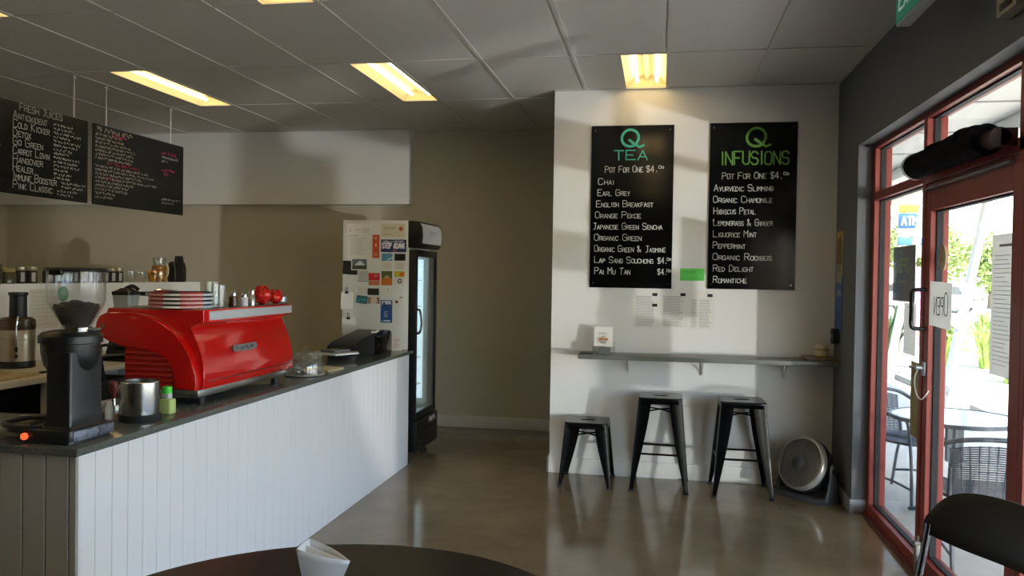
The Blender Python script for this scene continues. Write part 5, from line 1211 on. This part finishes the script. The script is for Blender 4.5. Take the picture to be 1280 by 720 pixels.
clump(5.9, 16.2, 1.1, 80, .6, leaf_a, 'bright green strap leaf plant at the back of the garden bed', 'strap leaf plants in the garden bed', z0=gz)
clump(4.35, 16.9, 1.25, 90, .9, leaf_b, 'dark green strap leaf plant seen past the side window', 'strap leaf plants in the garden bed', z0=gz)
clump(4.0+.3, 19.2, 1.5, 90, .9, leaf_b, 'dark green strap leaf plant farthest along the garden bed', 'strap leaf plants in the garden bed', z0=gz)

def tree(x, y, h, r, m, label, nblob=9, leaves=2600, seed=1, trunk=.35, lsize=.19):
    R = random.Random(seed); z0 = G0-.03
    t = thing('tree', label, 'tree', (x, y, z0), 'trees beyond the car park')
    bm = new(); tube(bm, smooth_path([(x, y, z0), (x+.05, y, z0+h*.3), (x-.05, y, z0+h*.65)], 5), .12, 10, rad=None)
    for k in range(5):
        a = k*1.3; tube(bm, [(x, y, z0+h*trunk), (x+r*.4*math.cos(a), y+r*.4*math.sin(a), z0+h*.62), (x+r*.65*math.cos(a), y+r*.65*math.sin(a), z0+h*.75)], .05, 6)
    obj('trunk', bm, mat('bark', '6a5a48', .9, noise=.3, nscale=10), t)
    bm = new(); blobs = []
    for k in range(nblob):
        a = R.uniform(0, 2*PI); q = r*.62*math.sqrt(R.random()); blobs.append((Vector((x+q*math.cos(a), y+q*math.sin(a), z0+h*R.uniform(.48, .86))), r*R.uniform(.32, .5)))
    for k in range(leaves):
        c_, br = R.choice(blobs); d_ = Vector((R.gauss(0, 1), R.gauss(0, 1), R.gauss(0, .8))).normalized()*br*R.uniform(.55, 1.05)
        p_ = c_+d_; u_ = Vector((R.uniform(-1, 1), R.uniform(-1, 1), R.uniform(-1, 1))).normalized(); v_ = u_.cross(Vector((R.uniform(-1, 1), R.uniform(-1, 1), R.uniform(-1, 1)))).normalized(); s_ = lsize*R.uniform(.6, 1.3)
        bm.faces.new([bm.verts.new(p_+u_*s_), bm.verts.new(p_+v_*s_*.5), bm.verts.new(p_-u_*s_), bm.verts.new(p_-v_*s_*.5)])
    obj('foliage', bm, m, t, smooth=0)
tl = mat('tree_leaf', '9fb06a', .6, noise=.35, nscale=1.5)
tree(14.9, 51.5, 5.2, 2.9, tl, 'leafy yellow green tree seen through the door beyond the parked cars', seed=2)
tree(19.9, 54.5, 4.3, 2.3, tl, 'smaller leafy tree next to the leaning post, beyond the parked cars', seed=5)
tree(11.7, 55.0, 8.2, 3.4, mat('tree_leaf_grey', '8c9a78', .6, noise=.3, nscale=1.5), 'grey green tree seen through the side window behind the blue sign', seed=9)

# signs beyond
t = thing('atm_sign', 'blue and orange roadside sign reading ATM seen through the side window', 'sign', (5.34, 18.6, G0-.03))
sx, sy = 5.34, 18.6
def plate(z0, z1, m, nm='panel'): bm = new(); box(bm, (sx-.36, sy-.05, z0), (sx+.36, sy+.05, z1), .01); return obj(nm, bm, m, t)
bm = new(); cyl(bm, (sx-.25, sy+.08, G0-.03), (sx-.25, sy+.08, 3.25), .04); cyl(bm, (sx+.25, sy+.08, G0-.03), (sx+.25, sy+.08, 3.25), .04); obj('post', bm, steel, t)
plate(2.95, 3.24, mat('sign_orange', 'e0a23c', .5)); pl = plate(2.62, 2.93, mat('sign_blue', '2f5d9c', .5)); plate(2.44, 2.60, paper); plate(2.26, 2.42, mat('sign_blue_pale', '4d7db4', .5)); plate(2.0, 2.24, paper)
B = Board((sx-.36, sy-.0515, 2.62), (1, 0, 0), (0, 0, 1)); bm = new(); B.text(bm, 'ATM', .05, .07, .17, .03, caps=1, width=.34, jit=0); obj('lettering', bm, paper, pl)
t = thing('pink_banner', 'tall pink banner seen between the dark grey sign and the door handle', 'banner', (4.62, 15.6, G0+.02))
bm = new(); box(bm, (4.48, 15.58, .05+.3), (4.86, 15.60, 1.75), .004); obj('cloth', bm, mat('banner_pink', 'd07fae', .7), t)
B = Board((4.48, 15.578, .3), (1, 0, 0), (0, 0, 1)); bm = new()
for k in range(4): B.scribble(bm, .06, .5+.2*k, .26, .09, .02)
obj('print', bm, mat('banner_print', 'f0d8e6', .7), t)
bm = new(); cyl(bm, (4.47, 15.59, G0+.02), (4.47, 15.59, 1.78), .018); obj('pole', bm, steel, t)

# parked cars
def car(x, y, ang, m, label, ute=False):
    z0 = G0-.03; t = thing('parked_car', label, 'car', (x, y, z0), 'parked cars'); L = 4.5; Wd = 1.75
    def P(q): return q
    bm = new(); pf = [(-2.2, .35), (-2.25, .62), (-2.2, .88), (-1.55, .95), (1.1, .98), (2.0, .86), (2.25, .70), (2.22, .38), (1.75, .30), (-1.8, .30)]
    rings = []
    for s, k in ((-Wd/2, .97), (-Wd/2+.08, 1), (Wd/2-.08, 1), (Wd/2, .97)): rings.append([(x+a*k, y+s, z0+(b_-.6)*k+.6) for a, b_ in pf])
    ring_loft(bm, rings); obj('body', bm, m, t)
    bm = new(); cf_ = [(-2.0, .93), (-1.75, 1.40), (-1.2, 1.52), (-.1, 1.52), (.45, 1.40), (1.15, .95)] if not ute else [(-.75, .93), (-.7, 1.45), (-.4, 1.52), (.1, 1.52), (.6, 1.42), (1.15, .95)]
    ring_loft(bm, [[(x+a, y+s*k, z0+b_) for a, b_ in cf_] for s, k in ((-Wd/2+.06, 1), (Wd/2-.06, 1))]); cb = obj('cabin', bm, m, t)
    bm = new()
    for s in (-1, 1):
        q = [(a*.88-.02, .98+(b_-.95)*.82) for a, b_ in cf_]; ring_loft(bm, [[(x+a, y+s*(Wd/2-.062), z0+b_) for a, b_ in q], [(x+a, y+s*(Wd/2-.05), z0+b_) for a, b_ in q]])
    obj('side_window', bm, mat('car_glass', '3a4348', .1), cb)
    for wx in (-1.4, 1.4):
        for s in (-1, 1):
            bm = new(); lathe(bm, [(.02, -.1), (.30, -.1), (.33, -.07), (.33, .07), (.30, .1), (.02, .1)], (x+wx, y+s*(Wd/2-.12), z0+.33), 26, (0, 1, 0)); w_ = obj('wheel', bm, black_rubber, t)
            bm = new(); lathe(bm, [(.01, .02), (.2, .02), (.2, .0), (.01, .0)], (x+wx, y+s*(Wd/2-.03), z0+.33), 20, (0, s, 0)); obj('hubcap', bm, alum, w_)
    for e, mm in ((2.2, 'e8e8e0'), (-2.22, 'a02020')):
        bm = new()
        for s in (-.6, .6): box(bm, (x+e-.05, y+s-.16, z0+.66), (x+e+.05, y+s+.16, z0+.80), .02)
        obj('lamp', bm, mat('carlamp_'+mm, mm, .2), t)
    t.rotation_euler = (0, 0, ang)
car(14.2, 46.5, 2.5, mat('car_white', 'dcdcdc', .2, coat=.6), 'white parked car seen low through the door, left of the leaning post')
car(18.0, 42.6, 1.9, mat('car_red', 'b8432e', .25, coat=.6), 'red parked car seen between the leaning post and the menu sheet')
car(15.5, 56.5, 0.3, mat('car_grey', '9aa0a4', .25, coat=.6), 'grey parked car far off beneath the trees')
# building across the car park
bm = new(); box(bm, (1, 68, G0-.03), (70, 72, 3.0)); struct('building_wall', bm, mat('far_wall', 'd8d6cf', .8))
